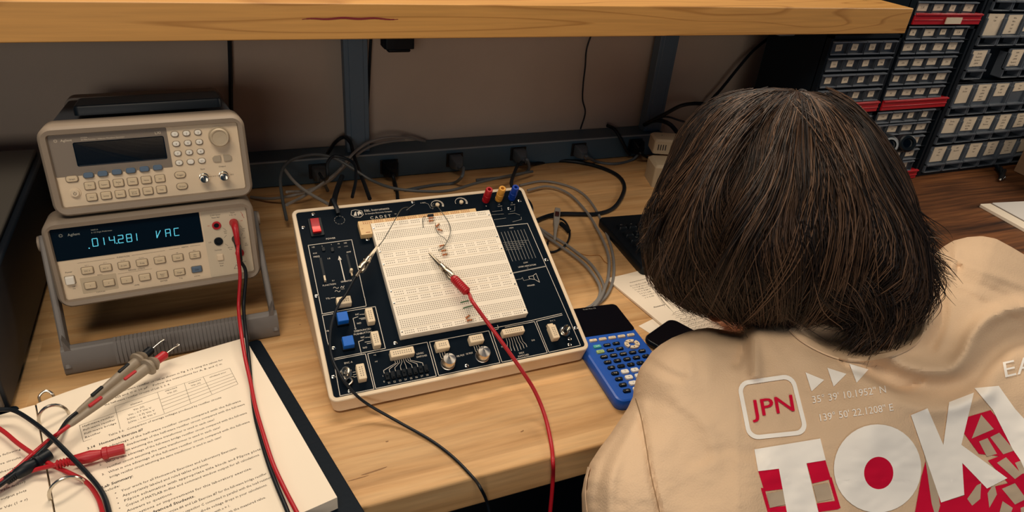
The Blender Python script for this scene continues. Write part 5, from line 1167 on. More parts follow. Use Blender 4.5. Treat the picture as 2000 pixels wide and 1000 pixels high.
SH = [(1262, 703), (1272, 688), (1290, 673), (1312, 660), (1340, 649), (1365, 642), (1385, 640), (1405, 643), (1428, 648), (1446, 648), (1456, 636), (1463, 624), (1478, 617), (1505, 610), (1540, 600), (1600, 572), (1670, 535), (1750, 505), (1800, 498), (1828, 494), (1842, 482), (1862, 470), (1890, 463), (1918, 461), (1945, 466), (1975, 482), (2000, 497),
      (2050, 527), (2110, 572), (2180, 640), (2240, 740), (2280, 860), (2300, 1000), (2290, 1130), (2230, 1230), (2080, 1270), (1800, 1280), (1520, 1275), (1330, 1255), (1230, 1200), (1170, 1110), (1142, 1040), (1137, 1000), (1136, 965), (1141, 935), (1152, 905), (1170, 877), (1192, 848), (1214, 815), (1227, 795), (1236, 775), (1238, 758), (1243, 738), (1250, 718)]
SHA = np.array(SH, float)
def poly_dist(P):
    A = SHA; B = np.roll(SHA, -1, 0); d = np.full(len(P), 1e9); near = np.zeros((len(P), 2)); ins = np.zeros(len(P), bool)
    for a, b in zip(A, B):
        ab = b - a; t = np.clip(((P - a) @ ab) / (ab @ ab), 0, 1); c = a + t[:, None] * ab; dd = np.hypot(*(P - c).T); m_ = dd < d; d[m_] = dd[m_]; near[m_] = c[m_]
        cond = ((a[1] > P[:, 1]) != (b[1] > P[:, 1])); xx = (b[0] - a[0]) * (P[:, 1] - a[1]) / (b[1] - a[1] + 1e-12) + a[0]; ins ^= cond & (P[:, 0] < xx)
    return d, near, ins
CPD = np.array([(1262, 700, .625), (1138, 960, .565), (1450, 645, .66), (1600, 575, .69), (1800, 498, .73), (1920, 461, .75), (2060, 535, .75), (2300, 1000, .62), (1800, 1280, .56), (1400, 1270, .55), (1170, 1120, .54), (1700, 850, .62)])
def d0(P):
    P = np.atleast_2d(P); w = 1 / (((P[:, None, :] - CPD[None, :, :2]) ** 2).sum(2) + 60 ** 2); return (w * CPD[:, 2]).sum(1) / w.sum(1)
def segd(P, pts):
    d = np.full(len(P), 1e9); pts = np.array(pts, float)
    for a, b in zip(pts[:-1], pts[1:]):
        ab = b - a; t = np.clip(((P - a) @ ab) / (ab @ ab), 0, 1); d = np.minimum(d, np.hypot(*(P - a - t[:, None] * ab).T))
    return d
def sp(pts, k=5): return [(p.x, p.y) for p in smooth_path([(a, b, 0) for a, b in pts], k)]
FOLDS = [   # polyline, height towards viewer, width px
    (sp([(1560, 622), (1610, 628), (1660, 646), (1705, 676), (1755, 706), (1810, 722), (1855, 720), (1882, 695), (1900, 655), (1935, 620), (2000, 598), (2080, 600)]), .0105, 17),
    (sp([(1600, 668), (1670, 705), (1740, 745), (1820, 760), (1890, 745), (1930, 700), (1980, 665), (2060, 650)]), -.0075, 22),
    (sp([(1640, 700), (1700, 742), (1770, 790), (1850, 800), (1930, 770)]), .0045, 15),
    (sp([(1464, 622), (1468, 650), (1474, 690), (1476, 730)]), .0075, 13), (sp([(1446, 650), (1450, 680), (1440, 710)]), -.0040, 9),
    (sp([(1640, 698), (1632, 690), (1650, 715), (1690, 730), (1760, 757), (1800, 745)]), -.0028, 6),
    (sp([(1370, 648), (1400, 660), (1440, 664)]), -.0018, 7),
    (sp([(1240, 776), (1252, 815), (1262, 870), (1272, 930), (1288, 1000), (1300, 1080)]), -.0030, 6),
    (sp([(1250, 790), (1225, 850), (1195, 930), (1190, 1010)]), .0040, 14), (sp([(1215, 840), (1180, 900), (1160, 980)]), -.0025, 8),
    (sp([(1842, 486), (1858, 505), (1872, 520)]), -.0050, 7), (sp([(1870, 470), (1860, 520), (1850, 545)]), .0040, 8),
    (sp([(1830, 500), (1880, 515), (1950, 540), (2040, 575)]), .0035, 9), (sp([(1840, 530), (1900, 550), (1990, 590)]), -.0025, 8),
    (sp([(1850, 560), (1920, 590), (2010, 640)]), -.0018, 6), (sp([(1822, 540), (1838, 580), (1838, 630), (1820, 675)]), -.0060, 13),
    (sp([(1800, 500), (1806, 560), (1806, 620), (1795, 660), (1765, 685), (1715, 700), (1655, 700)]), .0040, 9),
    (sp([(1262, 703), (1290, 720), (1330, 740)]), -.0016, 8), (sp([(1300, 668), (1340, 690), (1350, 730)]), .0016, 10),
    (sp([(1350, 900), (1420, 880), (1480, 890)]), -.0012, 12), (sp([(1320, 780), (1380, 830), (1400, 900)]), .0014, 14),
]
def vnoise(P, s, seed):
    r = np.random.default_rng(seed); g = r.uniform(-1, 1, (80, 80)); x = P[:, 0] / s; y = P[:, 1] / s; i = np.floor(x).astype(int) % 79; j = np.floor(y).astype(int) % 79; u = x - np.floor(x); v = y - np.floor(y); u = u * u * (3 - 2 * u); v = v * v * (3 - 2 * v)
    return g[i, j] * (1 - u) * (1 - v) + g[i + 1, j] * u * (1 - v) + g[i, j + 1] * (1 - u) * v + g[i + 1, j + 1] * u * v
def front(P):
    P = np.atleast_2d(np.array(P, float)); d, _, ins = poly_dist(P); d = np.where(ins, d, 0)
    def prof(R): e = np.clip(d / R, 0, 1); return np.sqrt(1 - (1 - e) ** 2)
    T = .055 * prof(110) + .050 * prof(330) * np.clip((P[:, 0] - 1180) / 260, 0, 1) + .012 * prof(40)
    k = np.clip(d / 30, 0, 1); D = d0(P) - T
    for pl, a, w in FOLDS: D -= 1.45 * k * a * np.exp(-(segd(P, pl) / w) ** 2)
    D -= k * (.0016 * vnoise(P, 46, 1) + .0004 * vnoise(P * (1, 1.6), 19, 2))
    # sunken neckline in front of the nape
    e = ((P[:, 0] - 1690) / 120) ** 2 + ((P[:, 1] - 590) / 100) ** 2; D += .045 * np.clip(1.25 - e, 0, 1) ** .7 * k
    return D
step = 5
gx = np.arange(1120, 2320, step); gy = np.arange(450, 1300, step)
GX, GY = np.meshgrid(gx, gy); Pg = np.stack([GX.ravel(), GY.ravel()], 1).astype(float)
d_, near_, in_ = poly_dist(Pg); ny_, nx_ = GX.shape
inm = (in_ & (d_ > step * .35)).reshape(ny_, nx_)
cell = inm[:-1, :-1] & inm[1:, :-1] & inm[:-1, 1:] & inm[1:, 1:]
used = {}; faces = []
for j, i in zip(*np.nonzero(cell)):
    faces.append([(j, i), (j, i + 1), (j + 1, i + 1), (j + 1, i)])
cnt = {}
for f in faces:
    for a, b in zip(f, f[1:] + f[:1]): cnt[frozenset((a, b))] = cnt.get(frozenset((a, b)), 0) + 1
bnd = set(v for e, c in cnt.items() if c == 1 for v in e)
idx = {}; PX = []
for f in faces:
    for v in f:
        if v not in idx: idx[v] = len(PX); k = v[0] * nx_ + v[1]; PX.append(near_[k] if v in bnd else Pg[k])
PX = np.array(PX); Df = front(PX); D0 = d0(PX); isb = np.array([v in bnd for v in idx])
Df = np.where(isb, D0, Df); dd_, _, _ = poly_dist(PX); eb = np.clip(dd_ / 150, 0, 1); Db = np.where(isb, D0, D0 + .075 * np.sqrt(1 - (1 - eb) ** 2) + .0001)
vs = [tuple(PD(x, y, d)) for (x, y), d in zip(PX, Df)]
bi = {}
for v, k in idx.items():
    if v in bnd: bi[k] = k
    else: bi[k] = len(vs); vs.append(tuple(PD(PX[k][0], PX[k][1], Db[k])))
m = MB(inv); fr_ = [tuple(idx[v] for v in reversed(f)) for f in faces]; bk_ = [tuple(bi[idx[v]] for v in f) for f in faces]
m.add(vs, fr_ + bk_, 0, True)
# lower part of the shirt down to the lap
secs_ = []
for t in np.linspace(0, 1, 6):
    c = Vector((.475, .20, .085)).lerp(Vector((.46, .0, -.20)), t); rx = .175 - .02 * t; ry = .085 + .02 * t
    ax_ = Vector((1, 0, 0)); ay_ = Vector((0, .6, .8)).lerp(Vector((0, .95, .3)), t).normalized()
    secs_.append([tuple(c + ax_ * rx * math.cos(a) + ay_ * ry * math.sin(a)) for a in np.linspace(0, 2 * math.pi, 29)[:-1]])
m.loft(secs_)
shirt = m.build('shirt', M_shirt, per, label='beige cotton t-shirt')

def on_shirt(pts, off=.0008):
    P = np.array(pts, float); D = front(P) - off; return [tuple(PD(x, y, d)) for (x, y), d in zip(P, D)]
def print_polys(name, polys, mt, off, label=None, maxl=7):
    """flat polygons given on the shirt plane, cut fine and laid on the cloth"""
    bm = bmesh.new()
    for pl in polys:
        if isinstance(pl, tuple) and pl[0] == 'mesh':
            vv = [bm.verts.new((x, y, 0)) for x, y in pl[1]]
            for f in pl[2]:
                try: bm.faces.new([vv[i] for i in f])
                except ValueError: pass
        else:
            vv = [bm.verts.new((x, y, 0)) for x, y in pl]; bm.faces.new(vv)
    bm.normal_update(); bmesh.ops.triangulate(bm, faces=bm.faces[:], ngon_method='EAR_CLIP')
    for _ in range(6):
        es = [e for e in bm.edges if e.calc_length() > maxl]
        if not es: break
        bmesh.ops.subdivide_edges(bm, edges=es, cuts=1, use_grid_fill=False); bmesh.ops.triangulate(bm, faces=[f for f in bm.faces if len(f.verts) > 3])
    for f in bm.faces:
        f.normal_update()
    P = [(v.co.x, v.co.y) for v in bm.verts]; w = on_shirt(P, off); bm.verts.index_update()
    mb = MB(inv); mb.add(w, [tuple(v.index for v in f.verts) for f in bm.faces], 0, True); bm.free()
    return mb.build(name, mt, shirt, label=label)
def c8(pts): return [(1120 + x / 2.2727, 640 + y / 2.2727) for x, y in pts]
def tpoly(s, cx, cy, h, wid=None, ang=-.145, shear=.17, align='c', bold=0):
    v, f = text_mesh(s, 3); w = v[:, 0].max(); k = 1.0 if wid is None else wid / (w * h)
    X = (v[:, 0] - (w / 2 if align == 'c' else 0)) * h * k; Y = -(v[:, 1] - .35) * h
    ux, uy = math.cos(ang), math.sin(ang); pts = [(cx + a * ux + b * shear, cy + a * uy + b * .985) for a, b in zip(X, Y)]
    return ('mesh', pts, f)
def ringpoly(outer, inner):
    n = len(outer); return ('mesh', list(outer) + list(inner), [(i, (i + 1) % n, n + (i + 1) % n, n + i) for i in range(n)])
def quadmap(TL, TR, BR, BL, pts):
    return [((1 - u) * (1 - v) * TL[0] + u * (1 - v) * TR[0] + u * v * BR[0] + (1 - u) * v * BL[0], (1 - u) * (1 - v) * TL[1] + u * (1 - v) * TR[1] + u * v * BR[1] + (1 - u) * v * BL[1]) for u, v in pts]
bxq = c8([(724, 240), (978, 203), (1046, 472), (775, 500)])
ro = quadmap(*bxq, rrect(0, 1, 0, 1, .19, 6)); ri = quadmap(*bxq, rrect(.072, .928, .072, .928, .13, 6))
print_polys('box_outline_print', [ringpoly(ro, ri)], M_shirtwhite, .0012, 'white rounded box outline', 8)
for tri in (c8([(1030, 198), (1113, 232), (1057, 283)]), c8([(1127, 178), (1212, 205), (1155, 262)]), c8([(1225, 160), (1310, 185), (1257, 245)])): print_polys('arrow_print', [tri], M_shirtwhite, .0012, None, 8)
white = [tpoly("35° 39' 10.1952\" N", *c8([(1222, 296)])[0], 20, 146), tpoly("139° 50' 22.1208\" E", *c8([(1252, 376)])[0], 20, 148)]
print_polys('coordinates_print', white, M_shirtwhite, .0010, 'white map coordinates', 8); white = []
white.append(tpoly('EA', *c8([(1975, 172)])[0], 44, 66, ang=-.22))
print_polys('small_print', white, M_shirtwhite, .0009, 'white letters EA', 8)
print_polys('country_code_print', [tpoly('JPN', *c8([(884, 345)])[0], 47, 80), tpoly('JPN', *(np.array(c8([(884, 345)])[0]) + (1.2, .3)), 47, 80)], M_shirtred, .0014, 'red letters JPN')
red = [c8([(820, 636), (912, 626), (932, 716), (848, 726)]), c8([(1035, 600), (1118, 588), (1144, 672), (1060, 692)]),
       c8([(832, 712), (848, 712), (876, 818), (862, 818)]), c8([(862, 800), (945, 790), (950, 818), (866, 818)]), c8([(1080, 780), (1168, 768), (1176, 806), (1088, 818)]), c8([(1132, 668), (1146, 664), (1186, 800), (1172, 806)]),
       c8([(1730, 402), (1852, 366), (1985, 528), (1940, 552), (1905, 572), (1800, 560), (1752, 494), (1722, 452)]),
       c8([(1905, 480), (2010, 520), (2060, 700), (2060, 860), (1990, 860)]), c8([(1840, 590), (1990, 530), (2000, 700), (1930, 690)]),
       c8([(1545, 660), (1572, 560), (1600, 660), (1640, 775), (1735, 745), (1715, 640), (1730, 600), (1840, 712), (1930, 690), (2060, 640), (2060, 900), (1500, 900), (1520, 800)])]
print_polys('skyline_print', red, M_shirtred, .0007, 'red skyline print')
grey = [c8([(1810, 386), (1866, 450), (1768, 492)]), c8([(1850, 486), (1890, 466), (1958, 545), (1908, 562)]), c8([(1800, 505), (1838, 490), (1880, 560), (1835, 572)]), c8([(1880, 600), (1920, 575), (1990, 650), (1960, 672)]), c8([(1838, 735), (1868, 690), (1880, 740), (1846, 800)]), c8([(1790, 700), (1810, 690), (1806, 760), (1770, 790), (1748, 760)]),
        c8([(1902, 715), (1960, 690), (2010, 760), (1960, 785)]), c8([(1905, 770), (1950, 800), (1930, 860), (1880, 860)]), c8([(1560, 570), (1590, 560), (1628, 790), (1610, 850), (1590, 780)]), c8([(858, 738), (928, 724), (944, 784), (872, 800)]), c8([(1064, 702), (1132, 690), (1152, 760), (1082, 774)]), c8([(1960, 600), (2010, 580), (2030, 640), (1985, 650)]), c8([(1985, 800), (2040, 780), (2050, 860), (1990, 860)])]
print_polys('skyline_gaps', grey, M_shirtgrey, .0009, 'grey blocks in the skyline print')
ell = lambda cx, cy, rx, ry, n=40: [(cx + rx * math.cos(2 * math.pi * i / n), cy + ry * math.sin(2 * math.pi * i / n)) for i in range(n)]
big = [c8([(803, 540), (1096, 492), (1120, 588), (1034, 602), (1098, 860), (955, 860), (912, 626), (820, 637)]),
       ringpoly(c8(ell(1350, 625, 194, 196)), c8(ell(1355, 645, 65, 72))),
       c8([(1498, 388), (1572, 358), (1642, 520), (1668, 330), (1778, 288), (1722, 520), (1926, 668), (1836, 714), (1726, 600), (1735, 742), (1632, 776)]),
       c8([(1780, 268), (1888, 258), (1960, 360), (2060, 470), (2120, 700), (2060, 760), (1985, 590), (1950, 540), (1862, 366)]), c8([(2120, 300), (2220, 280), (2190, 480), (2110, 520)])]
print_polys('big_letters', big, M_shirtwhite, .0012, 'big white block letters of the city name')
print_polys('letter_dot', [c8(ell(1355, 645, 65, 72))], M_shirtred, .0011, 'red dot inside the round letter')
# sewn neckband and seams
def ribbon(name, pts, w, off, mt, h=.0012):
    P = np.array(sp(pts, 6)); n = len(P); t = np.gradient(P, axis=0); t /= np.hypot(*t.T)[:, None]; nn = np.stack([-t[:, 1], t[:, 0]], 1)
    rows_ = [P + nn * w * a for a in (-.5, -.3, 0, .3, .5)]; hs = (0, h, h * 1.3, h, 0); mb = MB(inv); V = []
    for R_, hh in zip(rows_, hs): V += on_shirt(R_, off + hh)
    F = [(a * n + i, a * n + i + 1, (a + 1) * n + i + 1, (a + 1) * n + i) for a in range(4) for i in range(n - 1)]
    mb.add(V, F, 0, True); return mb.build(name, mt, shirt)
ribbon('neckband', [(1800, 500), (1806, 540), (1807, 590), (1803, 635), (1788, 664), (1758, 684), (1715, 697), (1665, 700), (1615, 686), (1570, 662), (1545, 640)], 15, .0018, M_shirt, .0022)
M_seam = mat('seam_thread', '#8f7557', .9)
ribbon('neck_stitching', [(1799, 500), (1803, 560), (1802, 620), (1796, 648), (1772, 672), (1735, 687), (1690, 692)], 1.6, .0048, M_seam, .0003)
ribbon('sleeve_seam', [(1241, 778), (1252, 815), (1262, 870), (1272, 930), (1288, 1000), (1300, 1080)], 2.2, .0010, M_seam, .0004)
ribbon('sleeve_hem', [(1150, 912), (1144, 940), (1142, 975), (1150, 1030)], 5, .0010, M_shirt, .0016)

# ---- body: one fused surface
bb = MB(inv)
def cap(p0, r0, p1, r1, n=14, e=True):
    p0, p1 = Vector(p0), Vector(p1); bb.cyl(p0, p1, r0, r1, n=n)
    bb.sphere(tuple(p0), r0, n=8); 
    if e: bb.sphere(tuple(p1), r1, n=8)
HC = PD(1520, 425, .645)
fdir = (PD(1415, 560, .655) - HC).normalized()
bb.sphere(tuple(HC), .080, n=12, sc=(1, 1, 1.05)); cap(HC, .072, HC + fdir * .035, .062); cap(HC + fdir * .03, .058, HC + fdir * .062, .040)
jaw = HC + fdir * .052 + Vector((.035, .02, -.035)); cap(HC + fdir * .03, .05, jaw, .034)
sidev = (-BX).cross(fdir).normalized(); 
nose = HC + fdir * .104; cap(HC + fdir * .085, .012, nose, .009)
cap(nose + Vector((.016, .006, -.014)), .011, nose + Vector((.022, .01, -.02)), .010)            # lips
ear = PD(1573, 584, .568); cap(PD(1560, 560, .60), .030, ear, .008); bb.sphere(tuple(ear), .0085, n=8, sc=(.8, .8, 1.35))
NB = Vector((.560, .335, .150)); cap(HC + Vector((.02, -.01, -.03)), .052, NB, .056)
C1 = Vector((.385, .355, .125)); C2 = Vector((.705, .345, .100))
cap(NB, .06, Vector((.52, .25, .07)), .10); cap((.52, .25, .07), .10, (.47, .10, -.08), .11); cap((.47, .10, -.08), .11, (.46, .0, -.20), .125); cap(NB, .055, C1, .046); cap(NB, .052, C2, .040)
cap((.46, .28, .07), .06, (.60, .28, .07), .06)
EL, WL = Vector((.335, .315, .052)), Vector((.425, .410, .056))
ER, WR = Vector((.870, .480, .050)), Vector((.757, .578, .054))
cap(C1, .046, EL, .036); cap(EL, .036, WL, .023); cap(C2, .040, ER, .034); cap(ER, .036, WR, .023)
def hand(W_, dirv, up, side, curl):
    d = dirv.normalized(); s = side.normalized()
    for a in (-.022, -.008, .008, .022): cap(W_ + d * .006 + s * a * .7, .014, W_ + d * .072 + s * a * 1.15, .0115)
    K = W_ + d * .074
    for k, (a, ln) in enumerate(((-.027, .060), (-.009, .070), (.009, .074), (.026, .064))):
        b = K + s * a; f = 1 - .06 * k; u1 = (d * math.cos(curl) - up * math.sin(curl)); u2 = (d * math.cos(curl * 2) - up * math.sin(curl * 2)); u3 = (d * math.cos(curl * 2.6) - up * math.sin(curl * 2.6))
        p1 = b + u1 * ln * .46; p2 = p1 + u2 * ln * .32; p3 = p2 + u3 * ln * .24; cap(b, .0095, p1, .0088); cap(p1, .0088, p2, .0080); cap(p2, .0080, p3, .0068)
    t0 = W_ + d * .022 + s * .020; t1 = t0 + (s * .8 + d * .7).normalized() * .036; t2 = t1 + (d * .9 - up * .2).normalized() * .030; cap(t0, .014, t1, .0105); cap(t1, .0105, t2, .0085)
    return K
hand(WL, Vector((.80, .60, 0)), Vector((0, 0, 1)), Vector((.60, -.80, 0)), .08)
Wr2 = WR + Vector((0, 0, .012)); TIPW = PZ(1410, 601, .034)
hand(Wr2, (TIPW - Wr2), Vector((0, 0, 1)), Vector((-.2, -1, 0)), .16)
cap(Wr2 + (TIPW - Wr2) * .6, .011, TIPW, .0075); cap(PZ(1436, 601, .028), .0085, PZ(1394, 603, .022), .0066)
# legs
for hx, kx in ((.38, .33), (.54, .60)):
    cap((hx, .0, -.235), .080, (kx, .40, -.235), .058); cap((kx, .40, -.235), .056, (kx, .44, -.66), .036); cap((kx, .44, -.69), .034, (kx, .36 + .18, -.725), .030)
body = bb.build('body', M_skin, per)
rm = body.modifiers.new('fuse', 'REMESH'); rm.mode = 'VOXEL'; rm.voxel_size = .0040; rm.use_smooth_shade = True
sm = body.modifiers.new('smooth', 'SMOOTH'); sm.factor = .5; sm.iterations = 3
tm = MB(inv)
for hx, kx in ((.38, .33), (.54, .60)):
    tm.tube([(hx + .02, -.03, -.235), (hx, .06, -.235), (kx, .36, -.235), (kx, .455, -.26), (kx, .45, -.34), (kx, .45, -.70)], lambda q: .100 - .035 * q, n=18, k=5)
tm.sphere((.46, -.01, -.215), .15, n=12, sc=(1.05, .85, .75)); tr_ = tm.build('trousers', M_jeans, per)
rm = tr_.modifiers.new('fuse', 'REMESH'); rm.mode = 'VOXEL'; rm.voxel_size = .008; rm.use_smooth_shade = True
for kx in (.33, .60):
    m = MB(inv); m.loft([[(kx + x, .50 + y, z) for x, y in rrect(-.045 + i, .045 - i, -.11 + i, .13 - i, .04 - i, 5)] for z, i in ((-.7595, .004), (-.745, 0), (-.715, .002), (-.69, .012))]); m.build('shoe', M_black, per)
# eyes
for s in (-1, 1):
    m = MB(inv); c = HC + fdir * .082 + sidev * (.030 * s) + Vector((-.01, 0, .006)); m.sphere(tuple(c), .0115, n=8); m.build('eye', M_white, per)

# ---- hair
HK = PD(1530, 400, .62); KR = np.array(RX); KU = np.array(UX); KW = np.array(BX); HD = .112
OUTL = np.array([(1500, 167), (1440, 177), (1400, 190), (1365, 212), (1338, 245), (1322, 272), (1314, 312), (1298, 350), (1286, 392), (1275, 432), (1274, 470), (1283, 505), (1288, 540), (1310, 566), (1345, 582), (1385, 596), (1425, 603), (1465, 612), (1520, 614), (1570, 606), (1620, 606), (1668, 622), (1705, 640), (1745, 632), (1785, 612), (1792, 578), (1802, 540), (1806, 505), (1790, 455), (1776, 410), (1760, 365), (1738, 320), (1712, 276), (1682, 236), (1645, 202), (1600, 178), (1550, 167)], float)
oa = np.arctan2(-(OUTL[:, 1] - 400), OUTL[:, 0] - 1530); orr = np.hypot(OUTL[:, 0] - 1530, OUTL[:, 1] - 400) / FOC * .62
o_ = np.argsort(oa); oa = oa[o_]; orr = orr[o_]; oaw = np.concatenate([oa - 2 * np.pi, oa, oa + 2 * np.pi]); orw = np.tile(orr, 3)
al_s = np.linspace(-np.pi, np.pi, 181); S_s = np.interp(al_s, oaw, orw)
def Srad(al): return np.interp(al, al_s, S_s)
def hpos(N, lift=0.0, sc=1.0):
    N = N / np.linalg.norm(N, axis=-1, keepdims=True); al = np.arctan2(N[..., 1], N[..., 0]); S = (Srad(al) * sc + lift)
    r = np.stack([S * N[..., 0], S * N[..., 1], (HD * sc + lift) * N[..., 2]], -1)
    return np.array(HK) + r[..., :1] * KR + r[..., 1:2] * KU + r[..., 2:] * KW
def to_px(P):
    c = P - np.array([0, 0, CAM_H]); z = -(c @ KW); return 1000 + FOC * (c @ KR) / z, 500 - FOC * (c @ KU) / z
want = np.interp(al_s, oaw, orw) * FOC / .62
for _ in range(5):       # fit the head shape so that its seen outline, not its widest section, has the wanted size
    nw_ = np.linspace(-.5, .9, 29); cz = np.sqrt(1 - nw_ ** 2)
    N_ = np.stack([np.cos(al_s)[:, None] * cz, np.sin(al_s)[:, None] * cz, 0 * al_s[:, None] + nw_], -1)
    px_, py_ = to_px(hpos(N_, .005, .955)); rad_ = np.hypot(px_ - 1530, py_ - 400).ravel(); an_ = np.arctan2(-(py_ - 400), px_ - 1530).ravel()
    b_ = np.clip(((an_ + np.pi) / (2 * np.pi) * 180).round().astype(int), 0, 180); mx = np.zeros(181); np.maximum.at(mx, b_, rad_); mx[0] = mx[180] = max(mx[0], mx[180]); ok = mx > 0; mx = np.interp(np.arange(181), np.arange(181)[ok], mx[ok])
    S_s = S_s * (want / mx) ** .8; S_s = np.convolve(np.concatenate([S_s[-4:-1], S_s, S_s[1:4]]), np.ones(5) / 5, 'same')[3:-3]
POLE = np.array([-.10, .86, .50]); POLE /= np.linalg.norm(POLE); AA = np.array([0, -.50, .86]); AA -= POLE * (AA @ POLE); AA /= np.linalg.norm(AA); BB = np.cross(POLE, AA)
def hdir(th, ph): return POLE * np.cos(th)[..., None] + (AA * np.cos(ph)[..., None] + BB * np.sin(ph)[..., None]) * np.sin(th)[..., None]
# dark under-layer
nt_, np_ = 26, 60; TH = np.linspace(.02, 2.75, nt_); PH = np.linspace(0, 2 * np.pi, np_, endpoint=False)
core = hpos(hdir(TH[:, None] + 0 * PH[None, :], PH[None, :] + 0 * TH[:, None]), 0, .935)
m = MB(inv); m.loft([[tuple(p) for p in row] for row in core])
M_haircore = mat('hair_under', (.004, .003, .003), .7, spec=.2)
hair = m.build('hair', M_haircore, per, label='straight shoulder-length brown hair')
hmats = [mat('hair_dark', (.014, .009, .007), .42, spec=.45), mat('hair_brown', (.062, .034, .020), .38, spec=.5), mat('hair_copper', (.155, .085, .048), .38, spec=.5)]
rg = np.random.default_rng(5)
def strands(N, th0, th1, phr, lift0, lift1, sway, npt=15, rad=.00036, locks=160, mixp=(.45, .42, .13), seed=1):
    g = np.random.default_rng(seed); V = []; F = []; MI = []
    lph = g.uniform(phr[0], phr[1], locks); lcol = g.uniform(0, 1, locks); lwv = g.normal(0, .06, locks); lfr = g.uniform(2.5, 6, locks); lpz = g.uniform(0, 6.3, locks); lend = g.uniform(th1[0], th1[1], locks); lsw = g.normal(0, sway, locks); llift = g.uniform(0, 1, locks)
    for k in range(N):
        L_ = g.integers(locks); ph = lph[L_] + g.normal(0, .075); t0 = g.uniform(*th0); t1 = lend[L_] + g.normal(0, .05)
        if t1 <= t0 + .3: t0 = t1 - .5
        s = np.linspace(0, 1, npt); th = t0 + (t1 - t0) * s
        conv = lph[L_] + (ph - lph[L_]) * (1 - .72 * s ** 1.6)
        wob = (.014 * np.sin(s * g.uniform(3, 8) + g.uniform(0, 6)) + lwv[L_] * np.sin(s * lfr[L_] + lpz[L_])) * s
        pc = conv + lsw[L_] * s ** 1.8 + wob + g.normal(0, .02) * s
        n = hdir(th, pc); lf = lift0 + (lift1 - lift0) * (.25 * g.uniform() + .75 * llift[L_]) * (.4 + .9 * s) + .0022 * np.sin(s * 5 + lpz[L_]) * s + .004 * s ** 3 * g.uniform(-1, 1.5)
        P = hpos(n, lf, .945)
        # ends hang
        dn = np.array([0, 0, -1.0]); P = P + dn * (.007 * s[:, None] ** 4) * g.uniform(.0, 1)
        c = P[npt // 2:] - np.array([0, 0, CAM_H]); dz_ = -(c @ KW); pxx = 1000 + FOC * (c @ KR) / dz_; pyy = 500 - FOC * (c @ KU) / dz_
        front_ = (n[npt // 2:, 2] > -.2)
        if np.any((np.hypot(pxx - 1573, pyy - 586) < 10) & front_): continue
        r = rad * g.uniform(.7, 1.25); t = np.gradient(P, axis=0); t /= np.linalg.norm(t, axis=1)[:, None] + 1e-12
        a = np.cross(t, KW); a /= np.linalg.norm(a, axis=1)[:, None] + 1e-9; b = np.cross(t, a); rr_ = (r * np.clip(1.15 - s ** 4, .25, 1))[:, None]
        b0 = len(V) * 1
        base = sum(len(x) for x in V) if False else None
        V.append(np.concatenate([P + a * rr_, P - a * rr_ * .5 + b * rr_ * .87, P - a * rr_ * .5 - b * rr_ * .87], 0))
        MI.append(g.choice(3, p=mixp) if g.uniform() < .4 else (0 if lcol[L_] < .42 else (1 if lcol[L_] < .85 else 2)))
    nV = 3 * npt; fq = []
    for q in range(3):
        q2 = (q + 1) % 3
        for i in range(npt - 1): fq.append((q * npt + i, q2 * npt + i, q2 * npt + i + 1, q * npt + i + 1))
    fq = np.array(fq); allF = (fq[None] + (np.arange(len(V)) * nV)[:, None, None]).reshape(-1, 4); VV = np.concatenate(V, 0) - np.array(PB)
    return VV, allF, np.repeat(np.array(MI), len(fq))
sets = [strands(5600, (.02, .5), (2.1, 2.72), (-1.9, 1.9), .001, .012, .10, seed=1, locks=230),
        strands(1700, (.3, 1.3), (2.0, 2.75), (-1.9, 1.9), .006, .013, .22, seed=2, locks=150, mixp=(.3, .45, .25)),
        strands(1500, (.02, .5), (1.9, 2.4), (1.9, 4.4), .001, .007, .10, seed=3, locks=90),
        strands(420, (.2, .9), (2.3, 2.85), (-1.7, 1.7), .009, .018, .35, seed=4, locks=60, mixp=(.35, .4, .25))]
# nape tail and wispy ends given by paths on the picture's near side
def tuft(p_list, N, spread, seed, rad=.00036, npt=13, mix=(.62, .3, .08)):
    g = np.random.default_rng(seed); V = []; MI = []
    base = np.array([tuple(PD(*p)) for p in p_list]); 
    base = np.array([tuple(v) for v in smooth_path([Vector(b) for b in base], 4)]); ss = np.linspace(0, len(base) - 1, npt)
    base = np.stack([np.interp(ss, np.arange(len(base)), base[:, i]) for i in range(3)], 1)
    for k in range(N):
        s = np.linspace(0, 1, npt)[:, None]; o = g.normal(0, 1, 3) * spread; o2 = g.normal(0, 1, 3) * spread * 1.3; ln = g.uniform(.72, 1.08)
        P = base[0] + (base - base[0]) * ln + o * (1 - s) * (.35 + .6 * s) + o2 * s * (1.0 - .35 * s) + np.sin(s * g.uniform(2, 7)) * g.normal(0, .0015, 3)
        t = np.gradient(P, axis=0); t /= np.linalg.norm(t, axis=1)[:, None] + 1e-12; a = np.cross(t, KW); a /= np.linalg.norm(a, axis=1)[:, None] + 1e-9; b = np.cross(t, a)
        rr_ = rad * g.uniform(.7, 1.2) * np.clip(1.15 - s ** 4, .25, 1)
        V.append(np.concatenate([P + a * rr_, P - a * rr_ * .5 + b * rr_ * .87, P - a * rr_ * .5 - b * rr_ * .87], 0)); MI.append(g.choice(3, p=mix))
    fq = np.array([(q * npt + i, ((q + 1) % 3) * npt + i, ((q + 1) % 3) * npt + i + 1, q * npt + i + 1) for q in range(3) for i in range(npt - 1)])
    allF = (fq[None] + (np.arange(len(V)) * 3 * npt)[:, None, None]).reshape(-1, 4)
    return np.concatenate(V, 0) - np.array(PB), allF, np.repeat(np.array(MI), len(fq))
